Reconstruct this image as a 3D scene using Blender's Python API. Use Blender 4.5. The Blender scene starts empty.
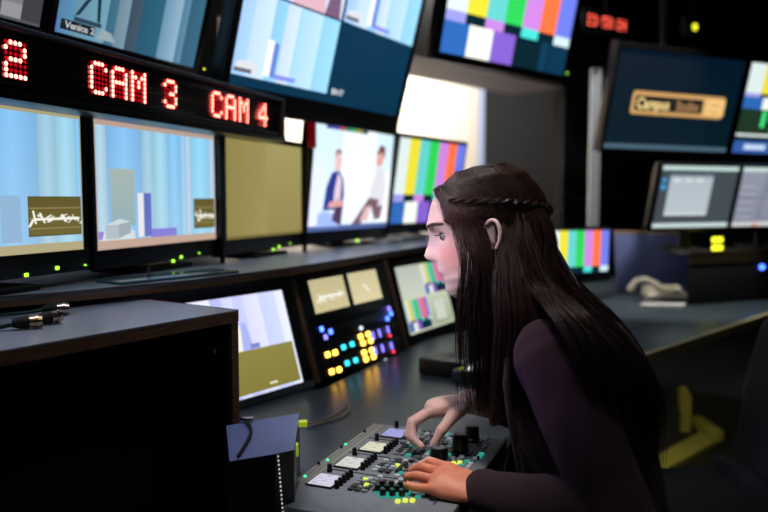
import bpy, bmesh, math, random
from mathutils import Vector, Matrix, noise
random.seed(7)
S = bpy.context.scene
COL = S.collection
R = math.radians
# ------------------------------------------------------------------ camera
F = 746.7
PITCH = math.atan(57 / F)
CAM = Vector((0, 0, 1.27))
FW = Vector((0, math.cos(PITCH), -math.sin(PITCH)))
UP = Vector((0, math.sin(PITCH), math.cos(PITCH)))
RT = Vector((1, 0, 0))
cd = bpy.data.cameras.new('camera')
cam = bpy.data.objects.new('camera', cd)
COL.objects.link(cam)
cam.location = CAM
cam.rotation_euler = (math.pi / 2 - PITCH, 0, 0)
cd.sensor_width = 36
cd.lens = 36 * F / 768
cd.dof.use_dof = True
cd.dof.focus_distance = 1.36
cd.dof.aperture_fstop = 2.2
cd.clip_start = 0.02
S.camera = cam


def ray(u, v):
    return FW + RT * ((u - 384) / F) + UP * ((256 - v) / F)


def V(u, v, y):                       # point seen at (u, v) at world depth y
    d = ray(u, v)
    return CAM + d * (y / d.y)


def onz(u, v, z):                     # point seen at (u, v) on a horizontal surface
    d = ray(u, v)
    return CAM + d * ((z - CAM.z) / d.z)


def onplane(u, v, O, n):
    d = ray(u, v)
    return CAM + d * ((O - CAM).dot(n) / d.dot(n))


def lin(c):
    return tuple(((x / 255) / 12.92 if x / 255 <= .04045 else ((x / 255 + .055) / 1.055) ** 2.4) for x in c[:3])


# ------------------------------------------------------------------ materials
MATS = {}


def mat(name, rgb, rough=.5, metal=0., spec=.5, emis=None, es=0., bump=0., bscale=60., var=0., vscale=8., coat=0., sheen=0., wood=False, sss=0.):
    if name in MATS:
        return MATS[name]
    m = bpy.data.materials.new(name)
    m.use_nodes = True
    nt = m.node_tree
    b = nt.nodes['Principled BSDF']
    b.inputs['Base Color'].default_value = (*lin(rgb), 1)
    b.inputs['Roughness'].default_value = rough
    b.inputs['Metallic'].default_value = metal
    b.inputs['Specular IOR Level'].default_value = spec
    b.inputs['Coat Weight'].default_value = coat
    b.inputs['Sheen Weight'].default_value = sheen
    if sss:
        b.inputs['Subsurface Weight'].default_value = sss
        b.inputs['Subsurface Radius'].default_value = (.012, .004, .002)
        b.inputs['Subsurface Scale'].default_value = 1.0
    if emis:
        b.inputs['Emission Color'].default_value = (*lin(emis), 1)
        b.inputs['Emission Strength'].default_value = es
    tc = nt.nodes.new('ShaderNodeTexCoord')
    if wood:
        mp = nt.nodes.new('ShaderNodeMapping')
        mp.inputs['Scale'].default_value = (6, 6, 60)
        nt.links.new(tc.outputs['Object'], mp.inputs['Vector'])
        n = nt.nodes.new('ShaderNodeTexNoise')
        n.inputs['Scale'].default_value = 3
        n.inputs['Detail'].default_value = 6
        nt.links.new(mp.outputs['Vector'], n.inputs['Vector'])
        r = nt.nodes.new('ShaderNodeValToRGB')
        a = lin(rgb)
        r.color_ramp.elements[0].position = .3
        r.color_ramp.elements[1].position = .7
        r.color_ramp.elements[0].color = (a[0] * .6, a[1] * .58, a[2] * .55, 1)
        r.color_ramp.elements[1].color = (a[0] * 1.3, a[1] * 1.3, a[2] * 1.3, 1)
        nt.links.new(n.outputs['Fac'], r.inputs['Fac'])
        nt.links.new(r.outputs['Color'], b.inputs['Base Color'])
    elif var:
        n = nt.nodes.new('ShaderNodeTexNoise')
        n.inputs['Scale'].default_value = vscale
        n.inputs['Detail'].default_value = 5
        nt.links.new(tc.outputs['Object'], n.inputs['Vector'])
        r = nt.nodes.new('ShaderNodeValToRGB')
        a = lin(rgb)
        r.color_ramp.elements[0].position = .3
        r.color_ramp.elements[1].position = .7
        r.color_ramp.elements[0].color = (*[x * (1 - var) for x in a], 1)
        r.color_ramp.elements[1].color = (*[min(1, x * (1 + var)) for x in a], 1)
        nt.links.new(n.outputs['Fac'], r.inputs['Fac'])
        nt.links.new(r.outputs['Color'], b.inputs['Base Color'])
    if bump:
        n = nt.nodes.new('ShaderNodeTexNoise')
        n.inputs['Scale'].default_value = bscale
        n.inputs['Detail'].default_value = 4
        nt.links.new(tc.outputs['Object'], n.inputs['Vector'])
        bp = nt.nodes.new('ShaderNodeBump')
        bp.inputs['Strength'].default_value = bump
        bp.inputs['Distance'].default_value = .003
        nt.links.new(n.outputs['Fac'], bp.inputs['Height'])
        nt.links.new(bp.outputs['Normal'], b.inputs['Normal'])
    MATS[name] = m
    return m


def screen_mat(strength):
    name = 'screen_%g' % strength
    if name in MATS:
        return MATS[name]
    m = bpy.data.materials.new(name)
    m.use_nodes = True
    nt = m.node_tree
    b = nt.nodes['Principled BSDF']
    at = nt.nodes.new('ShaderNodeAttribute')
    at.attribute_name = 'Col'
    b.inputs['Base Color'].default_value = (.012, .012, .014, 1)
    b.inputs['Roughness'].default_value = .25
    b.inputs['Specular IOR Level'].default_value = .3
    nt.links.new(at.outputs['Color'], b.inputs['Emission Color'])
    b.inputs['Emission Strength'].default_value = strength
    MATS[name] = m
    return m


def attr_mat(name, rough=.5, sss=0., bump=0., bscale=200, spec=.5):
    if name in MATS:
        return MATS[name]
    m = mat(name, (128, 128, 128), rough, sss=sss, bump=bump, bscale=bscale, spec=spec)
    nt = m.node_tree
    at = nt.nodes.new('ShaderNodeAttribute')
    at.attribute_name = 'Col'
    nt.links.new(at.outputs['Color'], nt.nodes['Principled BSDF'].inputs['Base Color'])
    return m


BLACK = mat('black_plastic', (14, 15, 16), .38, bump=.1, bscale=400)
GLOSSB = mat('gloss_black_plastic', (10, 11, 13), .22)
MATTEB = mat('matte_black', (9, 9, 10), .75)
WALLB = mat('black_wall_paint', (10, 10, 11), .85, bump=.2, bscale=30)
METALB = mat('dark_metal', (30, 31, 33), .35, metal=.7)
GREYM = mat('grey_metal', (90, 92, 98), .35, metal=.6)
WOOD = mat('brown_wood_edge', (112, 84, 62), .5, wood=True)
DESK = mat('dark_desk_laminate', (58, 70, 78), .33, var=.12, vscale=30, bump=.05, bscale=300)
LEDGE = mat('grey_ledge_laminate', (156, 164, 178), .3, var=.15, vscale=20)


# ------------------------------------------------------------------ mesh builder
class MB:
    def __init__(s):
        s.v = []
        s.f = []
        s.c = []
        s.m = []

    def face(s, pts, col=None, mi=0):
        k = len(s.v)
        s.v += [Vector(p) for p in pts]
        s.f.append(list(range(k, k + len(pts))))
        s.c.append(col)
        s.m.append(mi)

    def grid(s, rings, close=True, cap=True, mi=0):
        k = len(s.v)
        n = len(rings[0])
        for r in rings:
            s.v += [Vector(p) for p in r]
        for i in range(len(rings) - 1):
            for j in range(n if close else n - 1):
                a = k + i * n + j
                b = k + i * n + (j + 1) % n
                s.f.append([a, b, b + n, a + n])
                s.c.append(None)
                s.m.append(mi)
        if cap:
            s.f.append(list(range(k + n - 1, k - 1, -1)))
            s.c.append(None)
            s.m.append(mi)
            s.f.append([k + (len(rings) - 1) * n + j for j in range(n)])
            s.c.append(None)
            s.m.append(mi)
        return s

    def box(s, O, a, b, c, mi=0):     # O corner, a b c edge vectors
        O, a, b, c = Vector(O), Vector(a), Vector(b), Vector(c)
        if a.cross(b).dot(c) < 0:
            O = O + c
            c = -c
        k = len(s.v)
        s.v += [O, O + a, O + a + b, O + b, O + c, O + a + c, O + a + b + c, O + b + c]
        for f in ((3, 2, 1, 0), (4, 5, 6, 7), (0, 1, 5, 4), (1, 2, 6, 5), (2, 3, 7, 6), (3, 0, 4, 7)):
            s.f.append([k + i for i in f])
            s.c.append(None)
            s.m.append(mi)
        return s

    def prism(s, poly, h, mi=0):      # poly of points, extruded by vector h
        h = Vector(h)
        poly = [Vector(p) for p in poly]
        nrm = Vector((0, 0, 0))
        for i in range(len(poly)):
            nrm += poly[i].cross(poly[(i + 1) % len(poly)])
        if nrm.dot(h) < 0:
            poly = poly[::-1]
        k = len(s.v)
        n = len(poly)
        s.v += poly + [p + h for p in poly]
        fs = [list(range(k + n - 1, k - 1, -1)), list(range(k + n, k + 2 * n))]
        fs += [[k + i, k + (i + 1) % n, k + n + (i + 1) % n, k + n + i] for i in range(n)]
        for f in fs:
            s.f.append(f)
            s.c.append(None)
            s.m.append(mi)
        return s

    def cyl(s, p0, p1, r0, r1=None, n=20, mi=0):
        return s.lathe(p0, Vector(p1) - Vector(p0), [(0, r0), (1, r0 if r1 is None else r1)], n, mi)

    def lathe(s, O, ax, prof, n=24, mi=0):   # prof: (t along ax, radius)
        O, ax = Vector(O), Vector(ax)
        z = ax.normalized()
        x = z.orthogonal().normalized()
        y = z.cross(x)
        rings = [[O + ax * t + (x * math.cos(2 * math.pi * j / n) + y * math.sin(2 * math.pi * j / n)) * r for j in range(n)] for t, r in prof]
        return s.grid(rings, mi=mi)

    def tube(s, pts, rad, n=12, flat=1., side=None, ends=True, mi=0):
        pts = [Vector(p) for p in pts]
        if not isinstance(rad, (list, tuple)):
            rad = [rad] * len(pts)
        rings = []
        prev = None
        N = len(pts)
        for i, p in enumerate(pts):
            t = (pts[min(i + 1, N - 1)] - pts[max(i - 1, 0)]).normalized()
            if side is not None:
                x = (Vector(side) - t * Vector(side).dot(t)).normalized()
            elif prev is None:
                x = t.orthogonal().normalized()
            else:
                x = (prev - t * prev.dot(t)).normalized()
            prev = x
            y = t.cross(x)
            ring = lambda c, r: [c + (x * math.cos(2 * math.pi * j / n) + y * math.sin(2 * math.pi * j / n) * flat) * r for j in range(n)]
            if ends and i == 0:
                for a in (80, 55, 30):
                    rings.append(ring(p - t * rad[0] * math.sin(R(a)) * flat, rad[0] * math.cos(R(a))))
            rings.append(ring(p, rad[i]))
            if ends and i == N - 1:
                for a in (30, 55, 80):
                    rings.append(ring(p + t * rad[-1] * math.sin(R(a)) * flat, rad[-1] * math.cos(R(a))))
        return s.grid(rings, mi=mi)

    def ball(s, c, r, n=16, M=None, mi=0):
        c = Vector(c)
        rr = r if isinstance(r, (tuple, list)) else (r, r, r)
        M = M or Matrix.Identity(3)
        rings = []
        m = n // 2
        for i in range(1, m):
            a = math.pi * i / m
            rings.append([c + M @ Vector((rr[0] * math.sin(a) * math.cos(2 * math.pi * j / n), rr[1] * math.sin(a) * math.sin(2 * math.pi * j / n), -rr[2] * math.cos(a))) for j in range(n)])
        return s.grid(rings, mi=mi)


WL = {}                                # world location of every object, for parenting


def wl(o):
    return WL.get(o, Vector((0, 0, 0)))


def build(name, mb, mats, parent=None, bevel=0., seg=2, smooth=False, loc=None):
    base = Vector(loc) if loc is not None else wl(parent) if parent else Vector((0, 0, 0))
    me = bpy.data.meshes.new(name)
    me.from_pydata([tuple(p - base) for p in mb.v], [], mb.f)
    if not isinstance(mats, (list, tuple)):
        mats = [mats]
    for m in mats:
        me.materials.append(m)
    for p, mi in zip(me.polygons, mb.m):
        p.material_index = mi
    if any(c is not None for c in mb.c):
        ca = me.color_attributes.new('Col', 'FLOAT_COLOR', 'CORNER')
        for p, c in zip(me.polygons, mb.c):
            for k, li in enumerate(p.loop_indices):
                cc = (0, 0, 0) if c is None else (c[k] if isinstance(c[0], (tuple, list)) else c)
                ca.data[li].color = (*lin(cc), 1)
    if bevel:
        bm = bmesh.new()
        bm.from_mesh(me)
        bmesh.ops.remove_doubles(bm, verts=bm.verts, dist=1e-6)
        es = [e for e in bm.edges if len(e.link_faces) == 2 and e.calc_face_angle(0) > .6]
        bmesh.ops.bevel(bm, geom=es, offset=bevel, segments=seg, profile=.5, affect='EDGES', clamp_overlap=True)
        bm.to_mesh(me)
        bm.free()
    if smooth or bevel:
        for p in me.polygons:
            p.use_smooth = True
        if not (smooth is True):
            me.shade_flat() if False else None
    o = bpy.data.objects.new(name, me)
    COL.objects.link(o)
    if smooth == 'auto' or bevel:
        try:
            me.set_sharp_from_angle(angle=R(35))
        except Exception:
            pass
    if parent:
        o.parent = parent
        o.location = base - wl(parent)
    else:
        o.location = base
    WL[o] = base
    return o


def thing(name, label, cat, loc, group=None):
    o = bpy.data.objects.new(name, None)
    o.empty_display_size = .05
    COL.objects.link(o)
    o.location = loc
    WL[o] = Vector(loc)
    return tag(o, label, cat, group)


def tag(o, label, cat, group=None, kind=None):
    o['label'] = label
    o['category'] = cat
    if group:
        o['group'] = group
    if kind:
        o['kind'] = kind
    return o


def struct(name, mb, m, **k):
    o = build(name, mb, m, **k)
    o['kind'] = 'structure'
    return o


# ------------------------------------------------------------------ text helpers
FONT57 = {
    'C': ["01110", "10001", "10000", "10000", "10000", "10001", "01110"],
    'A': ["01110", "10001", "10001", "11111", "10001", "10001", "10001"],
    'M': ["10001", "11011", "10101", "10101", "10001", "10001", "10001"],
    '2': ["01110", "10001", "00001", "01110", "10000", "10000", "11111"],
    '3': ["01110", "10001", "00001", "00110", "00001", "10001", "01110"],
    '4': ["00010", "00110", "01010", "10010", "11111", "00010", "00010"],
    '0': ["01110", "10001", "10011", "10101", "11001", "10001", "01110"],
    '1': ["00100", "01100", "00100", "00100", "00100", "00100", "01110"],
    '5': ["11111", "10000", "11110", "00001", "00001", "10001", "01110"],
    '8': ["01110", "10001", "10001", "01110", "10001", "10001", "01110"],
    ':': ["00000", "00100", "00100", "00000", "00100", "00100", "00000"],
    '/': ["00001", "00001", "00010", "00100", "01000", "10000", "10000"],
    '9': ["01110", "10001", "10001", "01111", "00001", "00001", "01110"],
}


def text_polys(txt, size=1., bold=.018):
    cu = bpy.data.curves.new('t', 'FONT')
    cu.body = txt
    cu.size = size
    cu.resolution_u = 3
    cu.offset = bold
    o = bpy.data.objects.new('t', cu)
    COL.objects.link(o)
    bpy.context.view_layer.update()
    me = bpy.data.meshes.new_from_object(o.evaluated_get(bpy.context.evaluated_depsgraph_get()))
    out = [[(me.vertices[i].co.x, me.vertices[i].co.y) for i in p.vertices] for p in me.polygons]
    bpy.data.objects.remove(o)
    bpy.data.curves.remove(cu)
    bpy.data.meshes.remove(me)
    return out


# ------------------------------------------------------------------ screens and monitors
class Paint:
    """picture on a screen: polygons in (a, b), 0..1 across and up, later ones on top"""

    def __init__(s):
        s.p = []

    def q(s, a0, b0, a1, b1, c, c2=None, horiz=False):
        if c2 is None:
            cc = c
        elif horiz:
            cc = [c, c2, c2, c]
        else:
            cc = [c, c, c2, c2]          # bottom colour, top colour
        s.p.append(([(a0, b0), (a1, b0), (a1, b1), (a0, b1)], cc))

    def poly(s, pts, c):
        s.p.append((pts, c))

    def text(s, txt, a, b, h, c, sx=1., asp=1.):
        for pl in text_polys(txt):
            s.p.append(([(a + x * h * sx, b + y * h * asp) for x, y in pl], c))

    def sub(s, other, a0, b0, a1, b1):
        for pts, c in other.p:
            s.p.append(([(a0 + x * (a1 - a0), b0 + y * (b1 - b0)) for x, y in pts], c))

    def mesh(s, O, w, u, W, H, n, lift=.0006):
        mb = MB()
        for i, (pts, c) in enumerate(s.p):
            mb.face([O + w * (a * W) + u * (b * H) + n * (lift + i * .00004) for a, b in pts], c)
        return mb


BARS = [(214, 228, 226), (228, 214, 52), (96, 200, 196), (46, 200, 84), (196, 128, 214), (250, 112, 62), (104, 120, 222)]


def bars():
    p = Paint()
    dk = (8, 34, 44)
    p.q(0, 0, 1, 1, dk)
    for i, c in enumerate(BARS):
        p.q(i / 7, .345, (i + 1) / 7, 1, c)
    for i, c in ((0, (150, 150, 222)), (2, (190, 130, 216)), (4, (70, 214, 204)), (6, (200, 222, 226))):
        p.q(i / 7, .26, (i + 1) / 7, .345, c)
    p.q(0, 0, .178, .26, (44, 100, 176))
    p.q(.178, 0, .357, .26, (236, 240, 228))
    p.q(.357, 0, .535, .26, (126, 92, 196))
    p.q(.76, 0, .82, .26, (14, 56, 84))
    p.q(.83, 0, 1, .26, (10, 50, 74))
    return p


def scribble(p, a0, b0, a1, b1, seed, c=(240, 240, 225)):
    r = random.Random(seed)
    w, h = a1 - a0, b1 - b0
    for k in range(24):
        x = a0 + w * k / 23
        e = .32 if k < 9 else .2
        y = b0 + h * (.5 + r.uniform(-e, e))
        x2 = x + w * r.uniform(-.10, .12)
        y2 = b0 + h * (.5 + r.uniform(-e, e) * 1.2)
        t = w * r.uniform(.012, .03)
        p.poly([(x - t, y - t), (x + t, y - t), (x2 + t, y2 + t), (x2 - t, y2 + t)], c)
    p.q(a0 + w * .05, b0 + h * .46, a1 - w * .02, b0 + h * .58, c)


def studio(shift=0., tower=True, logo=True, border=(196, 166, 150), sqw=.205, seed=1):
    p = Paint()
    p.q(0, 0, 1, 1, (152, 190, 206), (120, 176, 214))
    st = [(-.12, .0, (150, 178, 196)), (0, .08, (168, 190, 206)), (.08, .34, (104, 164, 222)), (.34, .44, (142, 178, 196)), (.44, .55, (146, 196, 216)), (.55, .67, (106, 174, 226)), (.67, .72, (134, 182, 220)), (.72, .76, (186, 190, 206)), (.76, .95, (122, 196, 232)), (.95, 1.1, (176, 186, 206))]
    for a, b, c in st:
        c = tuple(int(x * .62 + y * .38) for x, y in zip(c, (150, 202, 228)))
        a, b = max(0, a + shift), min(1, b + shift)
        if b > a:
            m = (a + b) / 2
            l = tuple(min(255, int(x * 1.06 + 10)) for x in c)
            lo = lambda q: tuple(min(255, int(x * .72 + y * .28)) for x, y in zip(q, (214, 226, 236)))
            p.poly([(a, 0), (m, 0), (m, 1), (a, 1)], [lo(c), lo(l), l, c])
            p.poly([(m, 0), (b, 0), (b, 1), (m, 1)], [lo(l), lo(c), c, l])
    if tower:
        p.q(.10, .18, .28, .63, (150, 176, 184), (166, 182, 176))
        p.q(.0, .08, .14, .14, (150, 130, 210))
        p.q(.40, .06, .62, .14, (136, 128, 214))
        
        p.q(.30, .08, .345, .44, (234, 232, 236))
        p.q(.345, .08, .405, .44, (104, 118, 196), (92, 110, 190))
        p.poly([(.03, .06), (.27, .06), (.27, .13), (.22, .17), (.05, .14)], (214, 224, 226))
        p.q(.06, .08, .15, .19, (178, 190, 196))
        p.poly([(.06, .19), (.15, .19), (.24, .21), (.16, .235)], (206, 218, 220))
        p.poly([(.15, .08), (.24, .12), (.24, .21), (.15, .19)], (158, 172, 180))
    if logo:
        a0 = 1 - sqw - .012
        p.q(a0, .12, 1 - .006, .395, (92, 84, 42))
        p.q(a0 + .006, .13, 1 - .012, .385, (112, 102, 52), (98, 88, 44))
        for k in range(3):
            p.q(a0 + .006, .17 + k * .07, 1 - .012, .178 + k * .07, (148, 136, 84))
        scribble(p, a0 + .015, .16, .985, .31, seed)
    if border:
        p.q(0, 0, 1, .07, border)
        p.q(0, .955, 1, 1, tuple(int(x * .95) for x in border))
        p.q(0, 0, .005, 1, border)
        p.q(.995, 0, 1, 1, border)
    return p


def axes(yaw, tilt):
    yaw, tilt = R(yaw), R(tilt)
    w = Vector((math.sin(yaw), math.cos(yaw), 0))
    n0 = Vector((math.cos(yaw), -math.sin(yaw), 0))
    z = Vector((0, 0, 1))
    u = z * math.cos(tilt) - n0 * math.sin(tilt)
    n = w.cross(u)
    if n.dot(n0) < 0:
        n = -n
    return w, u, n


def frame_mb(C0, w, u, n, W, H, bz, th, lip=.004):
    """a monitor case: slab behind the panel plus a raised bezel around it (bz = left, right, bottom, top)"""
    l, r, b, t = bz
    mb = MB()
    O = C0 - w * (W / 2) - u * (H / 2)
    mb.box(O - w * l - u * b - n * th, w * (W + l + r), u * (H + b + t), n * (th - .0005))
    mb.box(O - w * l - u * b - n * .001, w * (W + l + r), u * b, n * (lip + .001))
    mb.box(O - w * l + u * H - n * .001, w * (W + l + r), u * t, n * (lip + .001))
    mb.box(O - w * l - n * .001, w * l, u * H, n * (lip + .001))
    mb.box(O + w * W - n * .001, w * r, u * H, n * (lip + .001))
    return mb


def monitor(label, pos, s, yaw, tilt, W, asp, paint, strength, bz=(.018, .018, .045, .02), th=.045, foot=None, pole=None, leds=(), group=None, framemat=None, extra=None):
    """pos: centre fitted for panel width W, then pushed away from the camera by s"""
    c = CAM + (Vector(pos) - CAM) * s
    W *= s
    H = W * asp
    w, u, n = axes(yaw, tilt)
    base = c.copy()
    base.z = foot if foot is not None else c.z - H / 2
    base -= n * (th * .5)
    t = thing('monitor', label, 'monitor', base, group)
    build('housing', frame_mb(c, w, u, n, W, H, bz, th), framemat or BLACK, t, bevel=.003)
    O = c - w * (W / 2) - u * (H / 2)
    build('screen', paint.mesh(O, w, u, W, H, n), screen_mat(strength), t)
    mb = MB()
    mb.box(c - w * (W * .3) - u * (H * .32) - n * (th + .03), w * (W * .6), u * (H * .64), n * .0305)
    build('back_cover', mb, MATTEB, t, bevel=.006)
    if foot is not None:
        mb = MB()
        low = c - u * (H * .1) - n * (th + .028)
        fp = Vector((low.x, low.y, foot))
        mb.box(fp - w * .03 + n * -.012, w * .06, n * .02, Vector((0, 0, low.z - foot)))
        mb.box(fp - w * min(.11, W * .3) - n * .07, w * min(.22, W * .6), n * .16, Vector((0, 0, .012)))
        build('stand', mb, MATTEB, t, bevel=.003)
    if pole is not None:
        mb = MB()
        hp = c - n * (th + .05)
        mb.cyl(hp - Vector((0, 0, .1)), Vector((hp.x, hp.y, pole)), .02)
        mb.box(hp - w * .06 - u * .06 - n * .005, w * .12, u * .12, n * .03)
        build('mounting_pole', mb, METALB, t)
    for px, colr in leds:
        q = onplane(px[0], px[1], c + n * .004, n)
        mb = MB()
        sz = px[2] if len(px) > 2 else .0045
        mb.box(q - w * sz - u * (sz * .8), w * 2 * sz, u * 1.6 * sz, n * .002)
        build('indicator_light', mb, mat('led_%s' % colr, *LED[colr]), t)
    if extra:
        extra(t, c, w, u, n, W, H)
    return t


LED = {'green': ((20, 40, 10), .4, 0, .5, (150, 235, 50), 3.), 'yellow': ((40, 40, 10), .4, 0, .5, (225, 225, 40), 2.5), 'blue': ((10, 20, 50), .4, 0, .5, (70, 110, 255), 5.), 'amber': ((50, 30, 10), .4, 0, .5, (255, 190, 70), 6.),
       'cyan': ((10, 40, 50), .4, 0, .5, (60, 215, 235), 2.2), 'white': ((60, 60, 60), .4, 0, .5, (220, 225, 240), 1.6), 'violet': ((30, 30, 60), .4, 0, .5, (130, 120, 250), 2.5), 'red': ((60, 10, 10), .4, 0, .5, (255, 60, 80), 2.5), 'teal': ((10, 70, 70), .4, 0, .5, (60, 200, 180), .45), 'lime': ((60, 70, 10), .4, 0, .5, (225, 240, 90), 1.)}
LEDGE_Z = 1.085
# --- lower row
P2 = studio(shift=.42, tower=False, sqw=.29, seed=3, border=(178, 168, 130))
P2.q(.44, .09, .49, .40, (150, 184, 208))
P2.q(.56, .09, .66, .40, (146, 182, 214))
monitor('leftmost blue studio monitor with an olive logo square and no tower', (-.753, 1.416, 1.307), 1, 20, 0, .5, .6, P2, 1.02, bz=(.013, .013, .045, .018), foot=LEDGE_Z, leds=(((26, 275), 'green'), ((57, 268), 'green'), ((85, 265, .002), 'green')), group='camera monitors in the lower row')
monitor('monitor under the CAM 3 text showing blue studio with white box and small tower', (-.579, 1.952, 1.303), 1, 19.3, .3, .5, .606, studio(seed=5), 1.02, bz=(.013, .013, .045, .018), foot=LEDGE_Z, leds=(((173, 261), 'green'), ((181, 257), 'green'), ((199, 253, .002), 'green')), group='camera monitors in the lower row')
P4 = Paint()
P4.q(0, 0, 1, 1, (156, 142, 86), (170, 160, 102))
P4.q(0, 0, .5, 1, (150, 138, 80), (164, 150, 92), True)
P4.q(.0, 0, 1, .03, (120, 108, 60))
monitor('monitor under the CAM 4 text with a plain olive yellow screen', (-.38, 2.432, 1.3), 1, 19.8, -.1, .5, .604, P4, .95, bz=(.013, .013, .045, .018), foot=LEDGE_Z, leds=(((273, 249.5), 'green'), ((279, 246.5), 'green'), ((290, 243.5, .002), 'green')), group='camera monitors in the lower row')


def interview():
    p = Paint()
    p.q(0, 0, 1, 1, (216, 226, 240), (196, 220, 232))
    p.q(.32, .1, .75, 1, (224, 230, 240), (222, 230, 234))
    p.q(0, 0, 1, .05, (70, 90, 140))
    p.q(0, .05, .13, .62, (214, 220, 240))
    p.q(.8, .05, 1, .6, (228, 234, 238))
    p.q(.13, .05, .22, .2, (170, 190, 235))
    # seated figure in blue jacket
    p.q(.1, .04, .36, .17, (150, 172, 226))
    p.poly([(.15, .2), (.36, .2), (.38, .34), (.36, .5), (.3, .58), (.22, .56), (.17, .42)], (40, 56, 132))
    p.poly([(.26, .22), (.34, .22), (.34, .5), (.29, .56), (.265, .4)], (208, 190, 200))
    p.poly([(.26, .1), (.37, .04), (.38, .3), (.3, .3)], (74, 52, 84))
    p.poly([(.2, .22), (.4, .24), (.36, .3), (.22, .28)], (204, 150, 150))
    p.poly([(.245, .58), (.31, .58), (.325, .68), (.3, .76), (.25, .74)], (216, 178, 178))
    p.poly([(.24, .7), (.25, .78), (.3, .79), (.32, .73), (.28, .75)], (140, 110, 110))
    # seated figure in pale shirt
    p.poly([(.68, .24), (.9, .2), (.92, .45), (.88, .62), (.78, .66), (.73, .5)], (206, 204, 212))
    p.poly([(.5, .05), (.62, .05), (.74, .22), (.9, .24), (.88, .1), (.8, .08), (.84, .3), (.7, .32)], (110, 84, 96))
    p.poly([(.6, .08), (.7, .08), (.74, .24), (.66, .22)], (206, 170, 168))
    p.poly([(.76, .66), (.84, .66), (.86, .76), (.82, .84), (.76, .8)], (206, 150, 140))
    p.poly([(.75, .78), (.8, .88), (.87, .86), (.87, .74), (.83, .8)], (112, 72, 74))
    for i, c in enumerate(((40, 50, 120), (60, 60, 160), (170, 60, 80), (40, 120, 80), (60, 150, 90), (150, 130, 60), (60, 70, 80))):
        p.q(.12 + i * .07, .965, .19 + i * .07, 1, c)  # dim colour bars reflected along the top, painted into the picture
    return p


monitor('monitor showing two people seated in a pale interview studio', (-.088, 2.273, 1.328), 1.3, 26.6, -5.9, .5, .602, interview(), 1.35, bz=(.010, .010, .045, .030), foot=LEDGE_Z, leds=(((357, 240.5, .006), 'green'),), group='forward tilted monitors beyond the camera row')
monitor('colour bar monitor partly hidden by the woman\'s forehead', (.173, 2.815, 1.333), 1.24, 32.9, -8.5, .5, .614, bars(), 1.2, bz=(.010, .010, .045, .016), foot=LEDGE_Z, group='forward tilted monitors beyond the camera row')
# --- upper row, hung from the ceiling
U0 = Paint()
U0.q(0, 0, 1, 1, (60, 60, 66))
for i in range(10):
    for j in range(8):
        g = random.choice((60, 84, 130, 160, 190, 110))
        U0.q(i / 10, j / 8, (i + 1) / 10, (j + 1) / 8, (g, g, g + 6))
U0.q(.0, 0, 1, .02, (110, 112, 122))
wA, uA, nA = axes(22.4, -15.4)
U1 = Paint()
U1.q(0, 0, 1, 1, (84, 128, 152), (110, 160, 186))
for a0, a1, c in ((.0, .1, (96, 150, 190)), (.1, .3, (120, 168, 190)), (.3, .36, (70, 120, 146)), (.36, .44, (130, 160, 178)), (.44, .52, (70, 92, 110)), (.52, .68, (50, 104, 132)), (.68, .74, (128, 172, 202)), (.74, .82, (150, 190, 216)), (.82, .88, (100, 146, 176)), (.88, 1, (64, 112, 140))):
    U1.q(a0, 0, a1, 1, c, tuple(min(255, int(x * 1.12)) for x in c), True)
U1.poly([(.10, .16), (.13, .18), (.2, .36), (.22, .36), (.24, .16), (.26, .16), (.24, .4), (.19, .4)], (34, 62, 88))
U1.q(.1, .12, .27, .155, (50, 80, 104))
U1.poly([(.25, .03), (.38, .03), (.34, .1), (.28, .12)], (176, 196, 204))
U1.q(0, 0, .012, .14, (110, 120, 230))
U1.q(.03, .035, .235, .115, (22, 30, 40))
U1.text('Venice 2', .045, .052, .075, (226, 232, 236), sx=.72, asp=1.)
monitor('tilted monitor above the CAM 3 text captioned Venice 2', (-1.084, 3.425, 2.182), .58, 22.4, -15.4, .9, .563, U1, .74, bz=(.02, .02, .02, .02), pole=3., leds=(((204, 69, .0028), 'yellow'),), group='monitors hung in the upper row')
monitor('monitor cut off by the top left corner showing grey and white blocks', Vector((-1.084, 3.425, 2.182)) - wA * (.9 + .075), .58, 22.4, -15.4, .9, .563, U0, .6, bz=(.02, .02, .02, .02), pole=3., group='monitors hung in the upper row')


def multiview():
    p = Paint()
    p.q(0, 0, 1, 1, (10, 48, 72), (12, 54, 84))
    a = Paint()
    a.q(0, 0, 1, 1, (186, 208, 236), (170, 206, 240))
    for a0, a1, c in ((0, .12, (160, 196, 240)), (.12, .3, (190, 214, 246)), (.3, .42, (140, 196, 244)), (.42, .55, (196, 214, 232)), (.55, .62, (160, 208, 240)), (.62, .8, (176, 212, 240)), (.8, 1, (146, 204, 236))):
        a.q(a0, 0, a1, 1, c, tuple(min(255, int(x * 1.06)) for x in c), True)
    a.poly([(.02, .04), (.22, .04), (.22, .14), (.16, .2), (.04, .16)], (214, 216, 222))
    a.q(.02, .04, .18, .09, (96, 100, 110))
    a.q(.29, .05, .35, .5, (240, 244, 250))
    a.q(.35, .05, .4, .48, (104, 130, 206))
    a.q(.4, .04, .62, .1, (130, 140, 226))
    p.sub(a, .0, .055, .49, .5)
    b = Paint()
    b.q(0, 0, 1, 1, (206, 214, 236), (190, 210, 236))
    b.poly([(.45, 0), (.8, 0), (.75, .45), (.5, .4)], (220, 176, 190))
    b.poly([(.8, 0), (.98, 0), (.95, .3), (.85, .4)], (120, 90, 120))
    p.sub(b, .0, .512, .49, .98)
    p.sub(a, .505, .512, 1., .98)
    p.text('BNT', .515, .06, .05, (210, 220, 226), sx=.8)
    return p


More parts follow.
